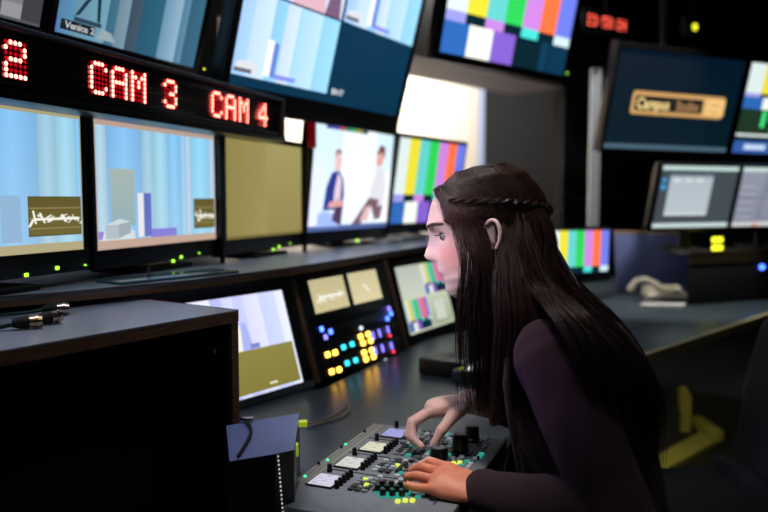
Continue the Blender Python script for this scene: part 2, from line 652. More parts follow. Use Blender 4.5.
monitor('large tilted multiview monitor above the CAM 4 text with dark blue corner', (-.143, 2.604, 1.871), 1, 30.1, -14.6, 1., .548, multiview(), 1.22, bz=(.03, .03, .075, .03), pole=3., leds=(((401, 111, .004), 'yellow'),), group='monitors hung in the upper row')
monitor('tilted colour bar monitor hung above the studio window', (.668, 3.844, 2.235), .9, 47.4, -12.3, 1., .57, bars(), 1.35, bz=(.035, .03, .035, .03), pole=3.1, leds=(((567, 73, .004), 'green'),), group='monitors hung in the upper row')
# white lettering strips on the narrow bezel between the two big monitors
# --- LED sign
sw, su, sn = axes(19.2, -1.07)
SC = Vector((-.498, 1.842, 1.522))
sign = thing('led_sign', 'long black LED sign with red dot text CAM 3 and CAM 4', 'sign', SC - su * .06)
mb = MB()
L0, L1 = -1.0, .535
mb.box(SC + sw * L0 - su * .055 - sn * .05, sw * (L1 - L0), su * .112, sn * .048)
mb.box(SC + sw * L0 - su * .055 - sn * .004, sw * (L1 - L0), su * .009, sn * .012)
build('housing', mb, GLOSSB, sign, bevel=.002)
mb = MB()
mb.box(SC + sw * L0 + su * .049 - sn * .004, sw * (L1 - L0), su * .009, sn * .014)
build('top_trim', mb, mat('slate_trim', (70, 78, 90), .35), sign, bevel=.002)
mb = MB()
mb.box(SC + sw * L1 - su * .058 - sn * .055, sw * .012, su * .118, sn * .066)
build('end_cap', mb, GREYM, sign, bevel=.002)
mb = MB()
px_, py_ = .0108, .0098


def disc(mb, c, r, w, u, n, col, k=8):
    mb.face([c + w * (r * math.cos(2 * math.pi * i / k)) + u * (r * math.sin(2 * math.pi * i / k)) + n * 0 for i in range(k)], col)


lit = {}
for txt, a0 in (('2', -.530), ('C', -.312), ('A', -.312 + 6 * px_), ('M', -.312 + 12 * px_), ('3', -.312 + 23 * px_), ('C', .142), ('A', .142 + 6.4 * px_), ('M', .142 + 13 * px_), ('4', .142 + 23.5 * px_)):
    mb = MB()
    for r_ in range(7):
        for c_ in range(5):
            on = FONT57[txt][r_][c_] == '1'
            a = round(a0 + c_ * px_, 5)
            lit[(a, r_)] = on
            disc(mb, SC + sw * (a + .005) + su * (.027 - r_ * py_) + sn * .001, .0043 if on else .0036, sw, su, sn, (255, 100, 86) if on else (60, 0, 2))  # off dots glow dim red, a painted halo round the letters
    build('lit_character', mb, screen_mat(13.), sign)
mb = MB()
for k in range(-90, 48):                     # unlit dots of the matrix
    a = k * px_
    if any(abs(a + .003 - x) < px_ * .75 for x, r_ in lit):
        continue
    for r_ in range(7):
        disc(mb, SC + sw * (a) + su * (.027 - r_ * py_) + sn * .001, .003, sw, su, sn, (20, 5, 7), 6)
build('unlit_dots', mb, attr_mat('unlit_led', .4), sign)['kind'] = 'stuff'
# shelf that carries the sign, over the row of camera monitors
mb = MB()
mb.box(SC + sw * L0 - su * .075 - sn * .085, sw * (L1 - L0 + .02), su * .018, sn * .095)
_q = onplane(219, 145, SC - sn * .075, sn)
mb.box(Vector((_q.x, _q.y, LEDGE_Z)) - sw * .006, sw * .012, Vector((0, 0, SC.z - .07 - LEDGE_Z)), sn * .012)
mb.box(SC + sw * (-.98) - su * .075 - sn * .075, sw * .03, Vector((0, 0, -.362)), sn * .012)
rk = build('sign_shelf', mb, METALB, None, bevel=.002, loc=Vector((SC.x, SC.y, LEDGE_Z)))
tag(rk, 'black metal shelf carrying the LED sign above the camera monitors', 'shelf')
# reflection of the LED sign beside the interview monitor, built as a glowing block
tq = V(309, 131, 2.62)
mb = MB()
mb.box(tq - sw * .02 - Vector((0, 0, .06)), sw * .045, Vector((0, 0, .12)), sn * .02)
tl = thing('sign_reflection', 'dull red reflection of the LED sign built as a block beside the interview monitor', 'reflection', tq - Vector((0, 0, .06)))
build('lens', mb, mat('reflection_red', (60, 4, 10), .3, emis=(120, 0, 14), es=.45), tl, bevel=.008)  # red glow in place of the sign's reflection
mb = MB()
mb.cyl(tq - Vector((0, 0, .06)) - sn * .02, Vector((tq.x, tq.y, LEDGE_Z)) - sn * .02, .008)
build('added_post', mb, METALB, tl)

# ------------------------------------------------------------------ ledge
front = [onz(u, v, LEDGE_Z) for u, v in ((-90, 303), (68, 291), (192, 279.5), (288, 267.5), (356, 257), (420, 246.5))]
front.append(front[-1] + Vector((.25, .42, 0)))
front.append(front[-1] + Vector((.45, .35, 0)))
back = [p + Vector((-.42, .16, 0)) for p in front]
back[-1] = front[-1] + Vector((-.2, .4, 0))
mb = MB()
mb.prism(front + back[::-1], (0, 0, -.012))
lg = thing('console_ledge', 'long curved grey ledge with a brown wooden front edge carrying the monitors', 'ledge', (front[3].x, front[3].y, .0))
build('ledge_top', mb, LEDGE, lg)
mb = MB()
inner = [p + (b - p).normalized() * .022 for p, b in zip(front, back)]
mb.prism(front + inner[::-1], (0, 0, -.022))
o = build('front_edge', mb, WOOD, lg)
for v_ in o.data.vertices:
    v_.co.z -= .0005
mb = MB()
inn = [p + (b - p).normalized() * (.36 if i_ < 3 else .14) for i_, (p, b) in enumerate(zip(front, back))]
mb.prism([Vector((p.x, p.y, 0)) for p in inn] + [Vector((b.x, b.y, 0)) for b in back[::-1]], (0, 0, LEDGE_Z - .0125))
build('cabinet_body', mb, MATTEB, lg)

# ------------------------------------------------------------------ main desk
DZ = .75
mb = MB()
dpoly = [onz(u, v, DZ) for u, v in ((120, 560), (215, 400), (330, 400), (460, 365))]
dpoly = [Vector((-.19, .75, DZ)), Vector((-.265, 1.42, DZ)), Vector((-.31, 1.56, DZ)), Vector((-.42, 1.9, DZ)), Vector((-.17, 2.02, DZ)), Vector((.16, 2.75, DZ)), Vector((.55, 3.2, DZ)), Vector((.79, 2.5, DZ)), Vector((.60, 2.2, DZ)), Vector((.40, 1.8, DZ)), Vector((.265, 1.55, DZ)), Vector((.15, 1.13, DZ)), Vector((.02, .75, DZ))]
mb.prism([p - Vector((0, 0, .03)) for p in dpoly], (0, 0, .03))
dk = thing('control_desk', 'dark grey curved desk top under the switcher panel', 'desk', (0, 1.6, 0))
build('desktop', mb, DESK, dk, bevel=.002)
for x, y in ((-.15, 1.0), (.0, .95), (.35, 2.2), (.52, 3.05), (-.2, 1.9)):
    mb = MB()
    mb.box((x - .03, y - .03, 0), (.06, 0, 0), (0, .06, 0), (0, 0, DZ - .0301))
    build('leg', mb, METALB, dk, bevel=.003)

# ------------------------------------------------------------------ console units in the desk
BEZ = mat('console_dark_green_black', (22, 32, 33), .4, bump=.08, bscale=300)


def unit_mon(label, pos, s, yaw, tilt, W, asp, paint, st, bz, deep=.10, extra=None):
    c = CAM + (Vector(pos) - CAM) * s
    W *= s
    H = W * asp
    w, u, n = axes(yaw, tilt)
    t = thing('console_monitor', label, 'monitor', Vector((c.x, c.y, DZ)), 'monitors sunk in the console')
    build('housing', frame_mb(c, w, u, n, W, H, bz, .03), BEZ, t, bevel=.003)
    O = c - w * (W / 2) - u * (H / 2)
    build('screen', paint.mesh(O, w, u, W, H, n), screen_mat(st), t)
    l, r, b, tt = bz
    mb = MB()
    q0, q1 = O - w * (l - .01) - u * (b - .005) - n * .031, O + w * (W + r - .01) - u * (b - .005) - n * .031
    h = u * (H + b + tt - .02)
    # wedge behind the panel down to the desk
    g0 = Vector((q0.x, q0.y, DZ + .001))
    g1 = Vector((q1.x, q1.y, DZ + .001))
    hz = Vector((h.x, h.y, 0))
    k = [q0, q1, q1 + h, q0 + h]
    bk = hz - n * .02
    bk.z = 0
    mb.v += [g0, g1, q1 + h, q0 + h, g0 + bk, g1 + bk]
    mb.f += [[0, 1, 2, 3], [1, 5, 2], [0, 3, 4], [3, 2, 5, 4], [0, 4, 5, 1]]
    mb.c += [None] * 5
    mb.m += [0] * 5
    build('case', mb, MATTEB, t)
    if extra:
        extra(t, c, w, u, n, W, H)
    return t


LMP = Paint()
LMP.q(0, 0, 1, 1, (214, 218, 250))
for a0, a1, c in ((0, .16, (230, 232, 240)), (.16, .3, (214, 218, 244)), (.3, .44, (222, 224, 248)), (.44, .52, (176, 182, 234)), (.52, .6, (202, 206, 242)), (.6, .68, (190, 196, 240)), (.68, .8, (212, 214, 240)), (.8, .93, (196, 204, 244)), (.93, 1, (222, 226, 250))):
    LMP.q(a0, .0, a1, 1, c, tuple(min(255, int(x * 1.04)) for x in c), True)
LMP.poly([(.38, .46), (.52, .46), (.5, .55), (.42, .53)], (222, 228, 236))
LMP.q(.57, .44, .615, .7, (232, 232, 226))
LMP.poly([(.6, .44), (.68, .44), (.66, .72), (.62, .72)], (164, 174, 232))
LMP.q(.66, .45, .73, .5, (120, 130, 200))
LMP.q(.46, .03, .985, .445, (126, 118, 54), (136, 128, 66))
LMP.q(.74, .07, .80, .09, (222, 224, 190))
unit_mon('sloping console monitor behind the wooden cabinet with a white picture above an olive square', (-.419, 1.983, .868), .93, 35.9, 17.5, .5, .563, LMP, 1.15, (.03, .04, .03, .033))
RMP = Paint()
RMP.q(0, 0, 1, 1, (212, 216, 190), (200, 206, 190))
RMP.q(.12, .58, .4, .95, (186, 192, 168), (196, 200, 180))
RMP.q(.02, .52, .5, .98, (206, 210, 196), (184, 192, 180))
RMP.sub(bars(), .52, .52, .99, .99)
RMP.sub(bars(), .02, .03, .49, .49)
RMP.q(.52, .03, .97, .49, (158, 170, 140), (196, 206, 180))
RMP.q(.62, .1, .85, .4, (206, 214, 200))
RMP.q(.495, 0, .515, 1, (214, 216, 190))
unit_mon('sloping console monitor in front of the woman\'s chin with small colour bar panes', (.174, 3.081, .87), .93, 31.1, 15.8, .4, .687, RMP, 1., (.02, .025, .05, .025))
# control panel between them
cs = 1.35
cc0 = CAM + (Vector((-.083, 1.731, 1.053)) - CAM) * cs
cw, cu_, cn = axes(28.5, 16.3)
cp = thing('key_console', 'sloping panel of glowing blue, amber and cyan keys with two small screens', 'control panel', Vector((cc0.x, cc0.y, DZ)))


def cpl(u, v):
    q = onplane(u, v, cc0, cn) - cc0
    return q.dot(cw), q.dot(cu_)


c00, c10, c11, c01 = [cpl(*p) for p in ((322, 412), (413, 373), (383, 262), (296, 275))]
a_l, a_r = min(c00[0], c01[0]), max(c10[0], c11[0]) - .02
a_l = (c00[0] + c01[0]) / 2
a_r = (c10[0] + c11[0]) / 2
b_b, b_t = (c00[1] + c10[1]) / 2, (c01[1] + c11[1]) / 2
zbot = (DZ + .004 - cc0.z) / cu_.z
b_b = zbot
mb = MB()
mb.box(cc0 + cw * a_l + cu_ * b_b - cn * .03, cw * (a_r - a_l), cu_ * (b_t - b_b), cn * .03)
build('face_plate', mb, BEZ, cp, bevel=.002)
for rows in (( .045, .05),):
    pass
mb = MB()
for k, (b0, b1) in enumerate(((b_b + .005, b_b + .052), (b_b + .056, b_b + .10), (b_b + .104, b_b + .145), (b_b + .149, b_b + .19))):
    mb.box(cc0 + cw * (a_l + .03) + cu_ * b0, cw * (a_r - a_l - .05), cu_ * (b1 - b0), cn * .004)
build('module_row', mb, mat('module_black', (14, 18, 20), .35), cp, bevel=.0015)
for nm, a, b in (('L', a_l - .016, a_l), ('R', a_r, a_r + .016)):
    mb = MB()
    mb.box(cc0 + cw * a + cu_ * b_b - cn * .14, cw * (b - a), cu_ * (b_t - b_b + .004), cn * .147)
    build('side_panel', mb, WOOD, cp, bevel=.002)
for n_, (tl_, tr_, br_, bl_) in enumerate((((307.9, 281), (342.5, 275), (350.3, 310.8), (316.5, 319.4)), ((347.2, 273.9), (375, 269), (383.6, 302.5), (355, 310.3)))):
    A = [cpl(*p) for p in (bl_, br_, tr_, tl_)]
    a0, a1 = (A[0][0] + A[3][0]) / 2, (A[1][0] + A[2][0]) / 2
    b0, b1 = (A[0][1] + A[1][1]) / 2, (A[2][1] + A[3][1]) / 2
    p = Paint()
    p.q(0, 0, 1, 1, (228, 214, 166), (206, 196, 154))
    if n_ == 0:
        for k in range(12):
            p.q(0, k / 12, 1, k / 12 + .025, (176, 164, 116))
        scribble(p, .14, .3, .92, .72, 9, (248, 246, 236))
    else:
        p.poly([(.42, .62), (.46, .66), (.62, .44), (.58, .4)], (250, 248, 230))
        p.q(.2, .3, .22, .32, (244, 240, 220))
    build('small_screen', p.mesh(cc0 + cw * a0 + cu_ * b0, cw, cu_, a1 - a0, b1 - b0, cn, .001), screen_mat(1.), cp)


def key(px, py, hw, hh, colr, name='key', parent=None):
    a, b = cpl(px, py)
    mb = MB()
    mb.box(cc0 + cw * (a - hw) + cu_ * (b - hh) + cn * .004, cw * 2 * hw, cu_ * 2 * hh, cn * .005)
    return build(name, mb, mat('led_%s' % colr, *LED[colr]), cp, bevel=.0015)


for x, y, c in ((320, 329.5, 'blue'), (329, 332, 'blue'), (324, 337.5, 'violet'), (386, 319, 'blue'), (389.5, 314, 'blue'), (387.5, 309, 'violet'),
                (326, 355, 'amber'), (333.5, 353, 'amber'), (330, 372, 'amber'), (337.5, 370, 'amber'), (342, 347.5, 'cyan'), (350.5, 344.5, 'cyan'), (345.5, 363.5, 'cyan'), (354, 360.5, 'cyan'),
                (359, 337, 'amber'), (366.5, 334.5, 'amber'), (361.5, 343.5, 'amber'), (369, 341, 'amber'), (362.5, 353, 'amber'), (370, 350.5, 'amber'), (364.5, 359.5, 'amber'), (372, 357, 'amber'),
                (340.5, 385, 'cyan'), (348, 382, 'cyan'), (368, 372, 'white'), (376, 369, 'white'), (385, 366, 'white'), (372, 367, 'white'), (384, 361, 'white'), (359.5, 328.5, 'white')):
    key(x, y, .0095 if c in ('amber', 'cyan') else .007, .0075 if c != 'white' else .006, c)
key(354.5, 380, .0025, .011, 'cyan')
for x, y, c, h in ((371.5, 336, 'violet', .013), (378, 333.5, 'violet', .013), (374, 351, 'violet', .013), (381, 348.5, 'violet', .013), (386.5, 330, 'violet', .012), (390, 346, 'violet', .012), (397, 362, 'violet', .009)):
    key(x, y, .0028, h, c, 'meter_light')
for x, y in ((388.5, 336), (392, 352)):
    key(x, y, .004, .004, 'red', 'meter_light')
# cables tucked below the right console monitor, and its yellow power light
yl = V(414, 346, 2.2)
mb = MB()
mb.box(onz(418, 374, DZ + .001), (.05, .10, 0), (.13, -.08, 0), (0, 0, .05))
kb = build('intercom_box', mb, BLACK, None, bevel=.006, loc=onz(425, 374, DZ))
tag(kb, 'low black box on the desk below the right console monitor', 'box')
q = onz(412, 362, DZ + .04)

# ------------------------------------------------------------------ switcher panel
PZ = .775
PO = onz(372, 424, PZ)
pa = R(-22)
EU = Vector((math.cos(pa), math.sin(pa), 0))
EV = Vector((math.sin(pa), -math.cos(pa), 0))
ZZ = Vector((0, 0, 1))
PW, PL = .30, .47


def sp(s, t, z=0):
    return PO + EU * s + EV * t + ZZ * z


sw_t = thing('vision_mixer', 'grey switcher panel with four small displays, knobs and lit keys under her hands', 'control panel', sp(.15, .2, -.025))
mb = MB()
mb.box(sp(-.0, -.01, -.0245), EU * PW, EV * PL, ZZ * .0245)
build('case', mb, mat('mixer_grey', (120, 130, 138), .42, var=.1, vscale=60), sw_t, bevel=.004)
mb = MB()
for s0, s1 in ((.004, .010), (.014, .018), (.022, .030)):
    mb.box(sp(s0, .0, .0), EU * (s1 - s0), EV * .36, ZZ * .001)
build('trim_strip', mb, mat('brushed_strip', (150, 148, 138), .3, metal=.5), sw_t)
mb = MB()
mb.box(sp(.262, -.005, 0), EU * .002, EV * .37, ZZ * .0012)
for k in range(1, 4):
    mb.box(sp(.03, .096 * k - .006, 0), EU * .16, EV * .0015, ZZ * .001)
build('seam', mb, MATTEB, sw_t)
KN = mat('knob_black', (12, 12, 13), .35)


def knob(s, t, r, h, top=None, name='knob'):
    mb = MB()
    mb.lathe(sp(s, t, 0), ZZ * h, [(0, r * 1.05), (.15, r * 1.05), (.2, r * .95), (.88, r * .9), (1, r * .78)], 16)
    o = build(name, mb, KN, sw_t, smooth='auto')
    if top:
        mb = MB()
        mb.cyl(sp(s, t, h), sp(s, t, h + .0012), r * .7, r * .66, 20)
        build('cap', mb, top, o, smooth='auto')
    return o


dispcols = (((214, 212, 232), 1.), ((220, 220, 214), .95), ((226, 224, 196), .95), ((168, 166, 232), .9))
for k in range(4):
    t0 = .315 - .0975 * k
    s0 = .033 + (3 - k) * 0 + k * .006
    c, st = dispcols[k]
    mb = MB()
    mb.box(sp(s0 - .003, t0 - .003, 0), EU * .051, EV * .058, ZZ * .003)
    fr = build('display', mb, KN, sw_t, bevel=.001)
    p = Paint()
    p.q(0, 0, 1, 1, c)
    for j in range(4):
        p.q(.06, .12 + j * .22, .94, .145 + j * .22, tuple(int(x * .8) for x in c))
        p.q(.1 + (j % 2) * .3, .18 + j * .22, .3 + (j % 2) * .3, .22 + j * .22, tuple(int(x * .72) for x in c))
    build('display_face', p.mesh(sp(s0, t0 + .052, .003), EU, -EV, .045, .052, ZZ, .0004), screen_mat(st * .9), fr)
    knob(s0 + .008, t0 - .020, .0048, .015)
    for j in range(5):
        knob(s0 + .054, t0 - .012 + .0145 * j, .0048, .014)
rk = random.Random(4)
mb = None
TEAL = mat('led_teal', *LED['teal'])
LIMEM = mat('led_lime', *LED['lime'])
KG = mat('key_grey', (120, 130, 134), .4)
KD = mat('key_dark', (26, 30, 32), .4)
KW = mat('key_white', (176, 184, 190), .4, emis=(170, 180, 200), es=.12)
n_keys = 0
for k in range(4):
    t0 = .300 - .0975 * k
    for j in range(5):
        for i in range(3):
            if n_keys > 80:
                break
            s_ = .108 + i * .0125 + k * .004
            t_ = t0 + j * .0135
            m_ = rk.choice((KG, KG, KD, KW, KG, TEAL if rk.random() < .5 else KD))
            mb = MB()
            mb.box(sp(s_, t_, 0), EU * .009, EV * .009, ZZ * .004)
            build('key', mb, m_, sw_t)
            n_keys += 1
    # dark slot and a lit key per module
    mb = MB()
    mb.box(sp(.150 + k * .003, t0 + .005, 0), EU * .008, EV * .05, ZZ * .006)
    build('key_slot', mb, KD, sw_t, bevel=.001)
mb = MB()
for i in range(13):
    for j in range(24):
        s_, t_ = .106 + i * .0132, .002 + j * .0155
        if (s_ < .152 and any(.294 - .0975 * k < t_ < .368 - .0975 * k for k in range(4))) or s_ > .256 and t_ < .02:
            continue
        if .155 < s_ < .215 and t_ > .31 or abs(s_ - .212) < .03 and abs(t_ - .178) < .03 or abs(s_ - .232) < .028 and abs(t_ - .09) < .03 or abs(s_ - .226) < .028 and t_ < .04:
            continue
        if s_ > .21 and t_ > .345 or rk.random() < .22:
            continue
        mb.box(sp(s_, t_, 0), EU * .0085, EV * .0095, ZZ * rk.choice((.003, .003, .004)), mi=rk.choice((0, 0, 0, 1, 1, 2, 2, 2, 2, 3)))
build('small_keys', mb, [KG, KD, KW, TEAL], sw_t)['kind'] = 'stuff'
for s_, t_ in ((.148, .226), (.12, .312), (.217, .372), (.228, .368), (.207, .380), (.132, .335), (.158, .235), (.240, .175), (.250, .168), (.235, .19), (.246, .186)):
    mb = MB()
    mb.box(sp(s_ - .005, t_ - .005, .0), EU * .008, EV * .008, ZZ * .0055)
    build('lit_key', mb, LIMEM, sw_t, bevel=.001)
for i in range(4):
    for j in range(3):
        if (i, j) != (0, 2):
            s_, t_ = .158 + .0155 * i, .33 + .019 * j - .004 * i
            if s_ < .205:
                mb = MB()
                mb.lathe(sp(s_, t_, 0), ZZ * .003, [(0, .0085), (1, .0085)], 14)
                o = build('lit_ring', mb, TEAL, sw_t)
                knob(s_, t_, .0058, .013)
for i in range(4):
    for j in range(3):
        s_, t_ = .172 + .014 * i, .225 + .016 * j
        mb = MB()
        mb.box(sp(s_, t_, 0), EU * .009, EV * .011, ZZ * .004)
        build('key', mb, rk.choice((TEAL, KG, KW, KD)), sw_t)
for s_, t_ in ((.255, .15), (.246, .205), (.27, .10), (.27, .115)):
    mb = MB()
    mb.box(sp(s_, t_, 0), EU * .009, EV * .011, ZZ * .004)
    build('key', mb, TEAL, sw_t)
for s_, t_, m_ in ((.012, .335, 'green'), (.012, .245, 'green'), (.006, .15, 'green')):
    mb = MB()
    mb.lathe(sp(s_, t_, .001), ZZ * .002, [(0, .003), (1, .0024)], 10)
    build('indicator_light', mb, mat('led_tealgreen', (10, 50, 40), .4, 0, .5, (60, 230, 160), 2.), sw_t)
for s_, t_ in ((.006, .27), (.006, .17), (.008, .06), (.275, .13)):
    knob(s_, t_, .003, .006)
GREYTOP = mat('knob_top_grey', (120, 124, 134), .35, metal=.3)
for (u_, v_, r_, h_) in ((439, 465, .0185, .034), (460, 452, .0165, .036), (472, 440, .0155, .03)):
    q = onz(u_, v_, PZ) - PO
    knob(q.dot(EU), q.dot(EV), r_, h_, GREYTOP if r_ > .018 else KN, 'joystick_knob')
    mb = MB()
    s_, t_ = q.dot(EU), q.dot(EV)
    mb.lathe(sp(s_, t_, 0), ZZ * .002, [(0, r_ * 1.6), (1, r_ * 1.5)], 24)
    build('dial_plate', mb, KD, sw_t)
# second small keyed box behind the hair
q = onz(452, 383, DZ)
bx = thing('button_box', 'small grey box with lit white strips seen through her hair', 'control box', q)
mb = MB()
mb.box(q + Vector((0, 0, .001)), (.20, -.05, 0), (.05, .15, 0), (0, 0, .035))
build('case', mb, mat('box_grey', (56, 66, 74), .4), bx, bevel=.004)
for k in range(7):
    mb = MB()
    mb.box(q + Vector((.02 + k * .024, .01 - k * .006, .036)), (.012, -.003, 0), (.03, .1, 0), (0, 0, .004))
    build('light_strip', mb, mat('led_white', *LED['white']) if k % 3 else mat('led_lime', *LED['lime']), bx)

# ------------------------------------------------------------------ near wooden cabinet
CZc = 1.05
K0 = onz(238, 310, CZc)
ea = (onz(0, 350.5, CZc) - K0)
ea = ea.normalized()
eb = Vector((ea.y, -ea.x, 0))
if eb.y < 0:
    eb = -eb
K0t = K0
cab = thing('wooden_cabinet', 'near brown edged open cabinet with a satin dark top holding cable plugs', 'cabinet', Vector((K0.x, K0.y, 0)) + ea * .4 + eb * .25)
LEN, DEP, DEP2 = 1.0, .52, .24
mb = MB()
mb.box(K0 + eb * 0 - ZZ * .003, ea * LEN, eb * DEP, ZZ * .003)
build('top_surface', mb, mat('cabinet_top_laminate', (150, 152, 166), .30, var=.08, vscale=40), cab)
mb = MB()
mb.box(K0 - ZZ * .024, ea * LEN, eb * .02, ZZ * .0208)
mb.box(K0 - ZZ * .024 + eb * .02, ea * LEN, eb * (DEP - .02), ZZ * .0208)
build('top_board', mb, WOOD, cab)
mb = MB()
mb.box(K0 - ZZ * (CZc) + eb * .012, ea * .018, eb * (DEP2 - .012), ZZ * (CZc - .0245))
build('side_panel', mb, MATTEB, cab, bevel=.001)  # inner faces coloured black for the shade inside the cabinet
mb = MB()
mb.box(K0 - ZZ * (CZc), ea * .018, eb * .0118, ZZ * (CZc - .0245))
build('edge_strip', mb, WOOD, cab)
mb = MB()
mb.box(K0 - ZZ * (CZc - .0) + ea * (LEN - .018), ea * .018, eb * DEP2, ZZ * (CZc - .0245))
build('side_panel', mb, WOOD, cab, bevel=.001)
mb = MB()
mb.box(K0 - ZZ * CZc + ea * .019 + eb * (DEP2 - .01), ea * (LEN - .038), eb * .009, ZZ * (CZc - .025))
build('back_panel', mb, MATTEB, cab)
mb = MB()
mb.box(K0 - ZZ * CZc + ea * .019 + eb * .03, ea * (LEN - .038), eb * (DEP2 - .05), ZZ * .08)
mb.box(K0 - ZZ * .5 + ea * .019 + eb * .06, ea * (LEN - .038), eb * (DEP2 - .08), ZZ * .018)
build('shelf', mb, MATTEB, cab)
mb = MB()
h_ = K0 + ea * .055 + eb * .012 - ZZ * .075
mb.cyl(h_, h_ + ea * .006, .007, .006)
build('cable_grommet', mb, GREYM, cab)
mb = MB()
mb.box(K0 + ea * -.0 - ZZ * .0225, ea * -.0015, eb * DEP, ZZ * .0232)
build('reflection_edge', mb, mat('red_reflection', (150, 40, 48), .35), cab)  # red of the light this edge reflects, put into its colour
# cable plugs lying on it
CHR = mat('nickel', (190, 178, 168), .22, metal=1.)
for i, (u_, v_, u0, v0) in enumerate(((42, 321, 22, 322.5), (61, 316, 46, 318), (69, 308.5, 50, 309.5))):
    q1, q0 = onz(u_, v_, CZc + .0122), onz(u0, v0, CZc + .0122)
    d = (q1 - q0).normalized()
    lb = ('cable plug with brass collar lying nearest the cabinet front edge', 'middle cable plug of the three on the wooden cabinet', 'cable plug lying farthest from the cabinet front edge')[i]
    t = thing('cable_plug', lb, 'plug', Vector((q1.x, q1.y, CZc)), 'cable plugs on the wooden cabinet')
    mb = MB()
    mb.lathe(q1, -d * .020, [(0, .0098), (.3, .0102), (.31, .0120), (.55, .0120), (.56, .0102), (1, .0102)], 20)
    build('collar', mb, CHR if i != 0 else mat('brass_collar', (196, 160, 130), .25, metal=1.), t, smooth='auto')
    mb = MB()
    mb.cyl(q1 + d * .0004, q1 - d * .004, .0070, .0070)
    build('socket', mb, MATTEB, t)
    mb = MB()
    mb.lathe(q1 - d * .0202, -d * .026, [(0, .0115), (.5, .0105), (1, .007)], 16)
    build('boot', mb, MATTEB, t, smooth='auto')
    mb = MB()
    st = q1 - d * .044
    pts = [st, st - d * .03 - ZZ * .004, st - d * .08 + eb * (.01 * i) - ZZ * .0088, st - d * .2 + eb * .03 + ZZ * (-.0088), st - d * .34 + eb * (.06 + .02 * i) - ZZ * .0088]
    mb.tube(pts, .0030, 8)
    build('cable', mb, mat('green_cable', (14, 58, 44), .4) if i != 1 else BLACK, t, smooth=True)
mb = MB()
a_ = onz(-40, 322, CZc + .004)
b_ = onz(20, 298, CZc + .004)
mb.tube([a_, a_.lerp(b_, .4) + eb * .01, a_.lerp(b_, .7) + eb * .03, b_], .0035, 8)
cb = build('cable', mb, mat('teal_cable', (60, 140, 120), .4), None, smooth=True, loc=a_)
tag(cb, 'pale teal cable curving over the back left of the wooden cabinet', 'cable')

# tray and pen on the ledge
q = onz(120, 284, LEDGE_Z)
mb = MB()
tw = (onz(238, 273.5, LEDGE_Z) - onz(120, 286, LEDGE_Z))
tn = Vector((-tw.y, tw.x, 0)).normalized()
mb.box(onz(122, 285, LEDGE_Z + .001), tw, tn * .10, ZZ * .006)
o = build('clipboard', mb, mat('teal_glass', (70, 106, 112), .18), None, bevel=.001, loc=onz(180, 279, LEDGE_Z))
tag(o, 'thin teal grey board lying on the ledge under the CAM 3 monitor', 'board')
mb = MB()
q = onz(149, 276, LEDGE_Z + .008)
mb.cyl(q, q + ZZ * .022, .0025)
mb.cyl(q, q + ZZ * .001, .006)
o = build('stylus_holder', mb, CHR, None, loc=q)
tag(o, 'tiny upright metal pin on the teal board', 'pin')
for i, (u_, v_) in enumerate(((388, 243.5), (402, 242), (413, 240.5))):
    q = onz(u_, v_, LEDGE_Z + .001)
    mb = MB()
    mb.box(q, Vector((.07, .16, 0)), Vector((-.12, .055, 0)), ZZ * (.012 + .006 * i))
    o = build('paper_stack', mb, mat('paper_white', (222, 220, 214), .6), None, bevel=.001, loc=q)
    tag(o, ('low stack of white paper on the ledge below the interview monitor', 'white paper stack on the ledge, middle one of three', 'white paper stack on the ledge closest to her nose')[i], 'paper', 'paper stacks on the ledge')

# ------------------------------------------------------------------ blue topped device beside the cabinet
dz = .862
A = onz(243, 459, dz)
B = onz(294, 450, dz)
Cc = onz(299.5, 413, dz)
D = onz(241.5, 423, dz)
D2 = D + (D - Cc) * .25
A2 = A + (A - B) * .25
dv = thing('desktop_device', 'black box with a dull blue top between the wooden cabinet and the switcher', 'device', Vector((B.x, B.y + .1, DZ)))
mb = MB()
# shell: gently creased top
m0 = onz(275, 454, dz + .003)
m1 = onz(281, 416, dz + .003)
top = [A2, m0, B, Cc, m1, D2]
mb.v += top + [Vector((p.x, p.y, DZ + .0005)) for p in top]
mb.f += [[0, 1, 4, 5], [1, 2, 3, 4], [7, 6, 11, 10], [8, 7, 10, 9]] + [[(i + 1) % 6, i, 6 + i, 6 + (i + 1) % 6] for i in range(6)]
mb.c += [None] * 10
mb.m += [0, 0, 1, 1] + [1] * 6
build('case', mb, [mat('blue_grey_lid', (100, 116, 168), .45), BLACK], dv)
mb = MB()
e1 = (B - m0)
for k in range(14):
    p_ = m0 + e1 * .12 - ZZ * (.006 + k * .0072)
    n_ = Vector((e1.y, -e1.x, 0)).normalized()
    mb.box(p_ + e1 * (.02 * k / 1.2), e1.normalized() * .0022, ZZ * .0028, n_ * .001)
build('status_light', mb, mat('dim_white_led', (80, 80, 80), .4, 0, .5, (220, 220, 210), .8), dv)
e2 = (Cc - B)
for k, (f, zz, ln) in enumerate(((.25, -.02, .10), (.3, -.034, .07), (.75, -.012, .05))):
    mb = MB()
    mb.box(B + e2 * f + ZZ * zz, e2.normalized() * .016, ZZ * .010, Vector((1, .1, 0)) * (.004 if k < 2 else .016))
    build('connector', mb, mat('lime_plastic', (190, 200, 60), .4, emis=(190, 210, 50), es=.35), dv, bevel=.001)
# black plug with bent cable on the device
q = onz(246, 421, dz + .006)
pg = thing('audio_plug', 'small silver plug with a black lead on the blue topped device', 'plug', onz(246, 424, dz))
mb = MB()
mb.box(q - Vector((.012, 0, .005)), (.024, .004, 0), (-.001, .012, 0), (0, 0, .009))
build('plug_body', mb, CHR, pg, bevel=.002)
mb = MB()
q2 = onz(250, 426, dz + .008)
mb.tube([q, q2, onz(251, 432, dz + .006), onz(247, 442, dz + .004), onz(238, 456, dz + .004)], .0028, 8)
build('cable', mb, MATTEB, pg, smooth=True)
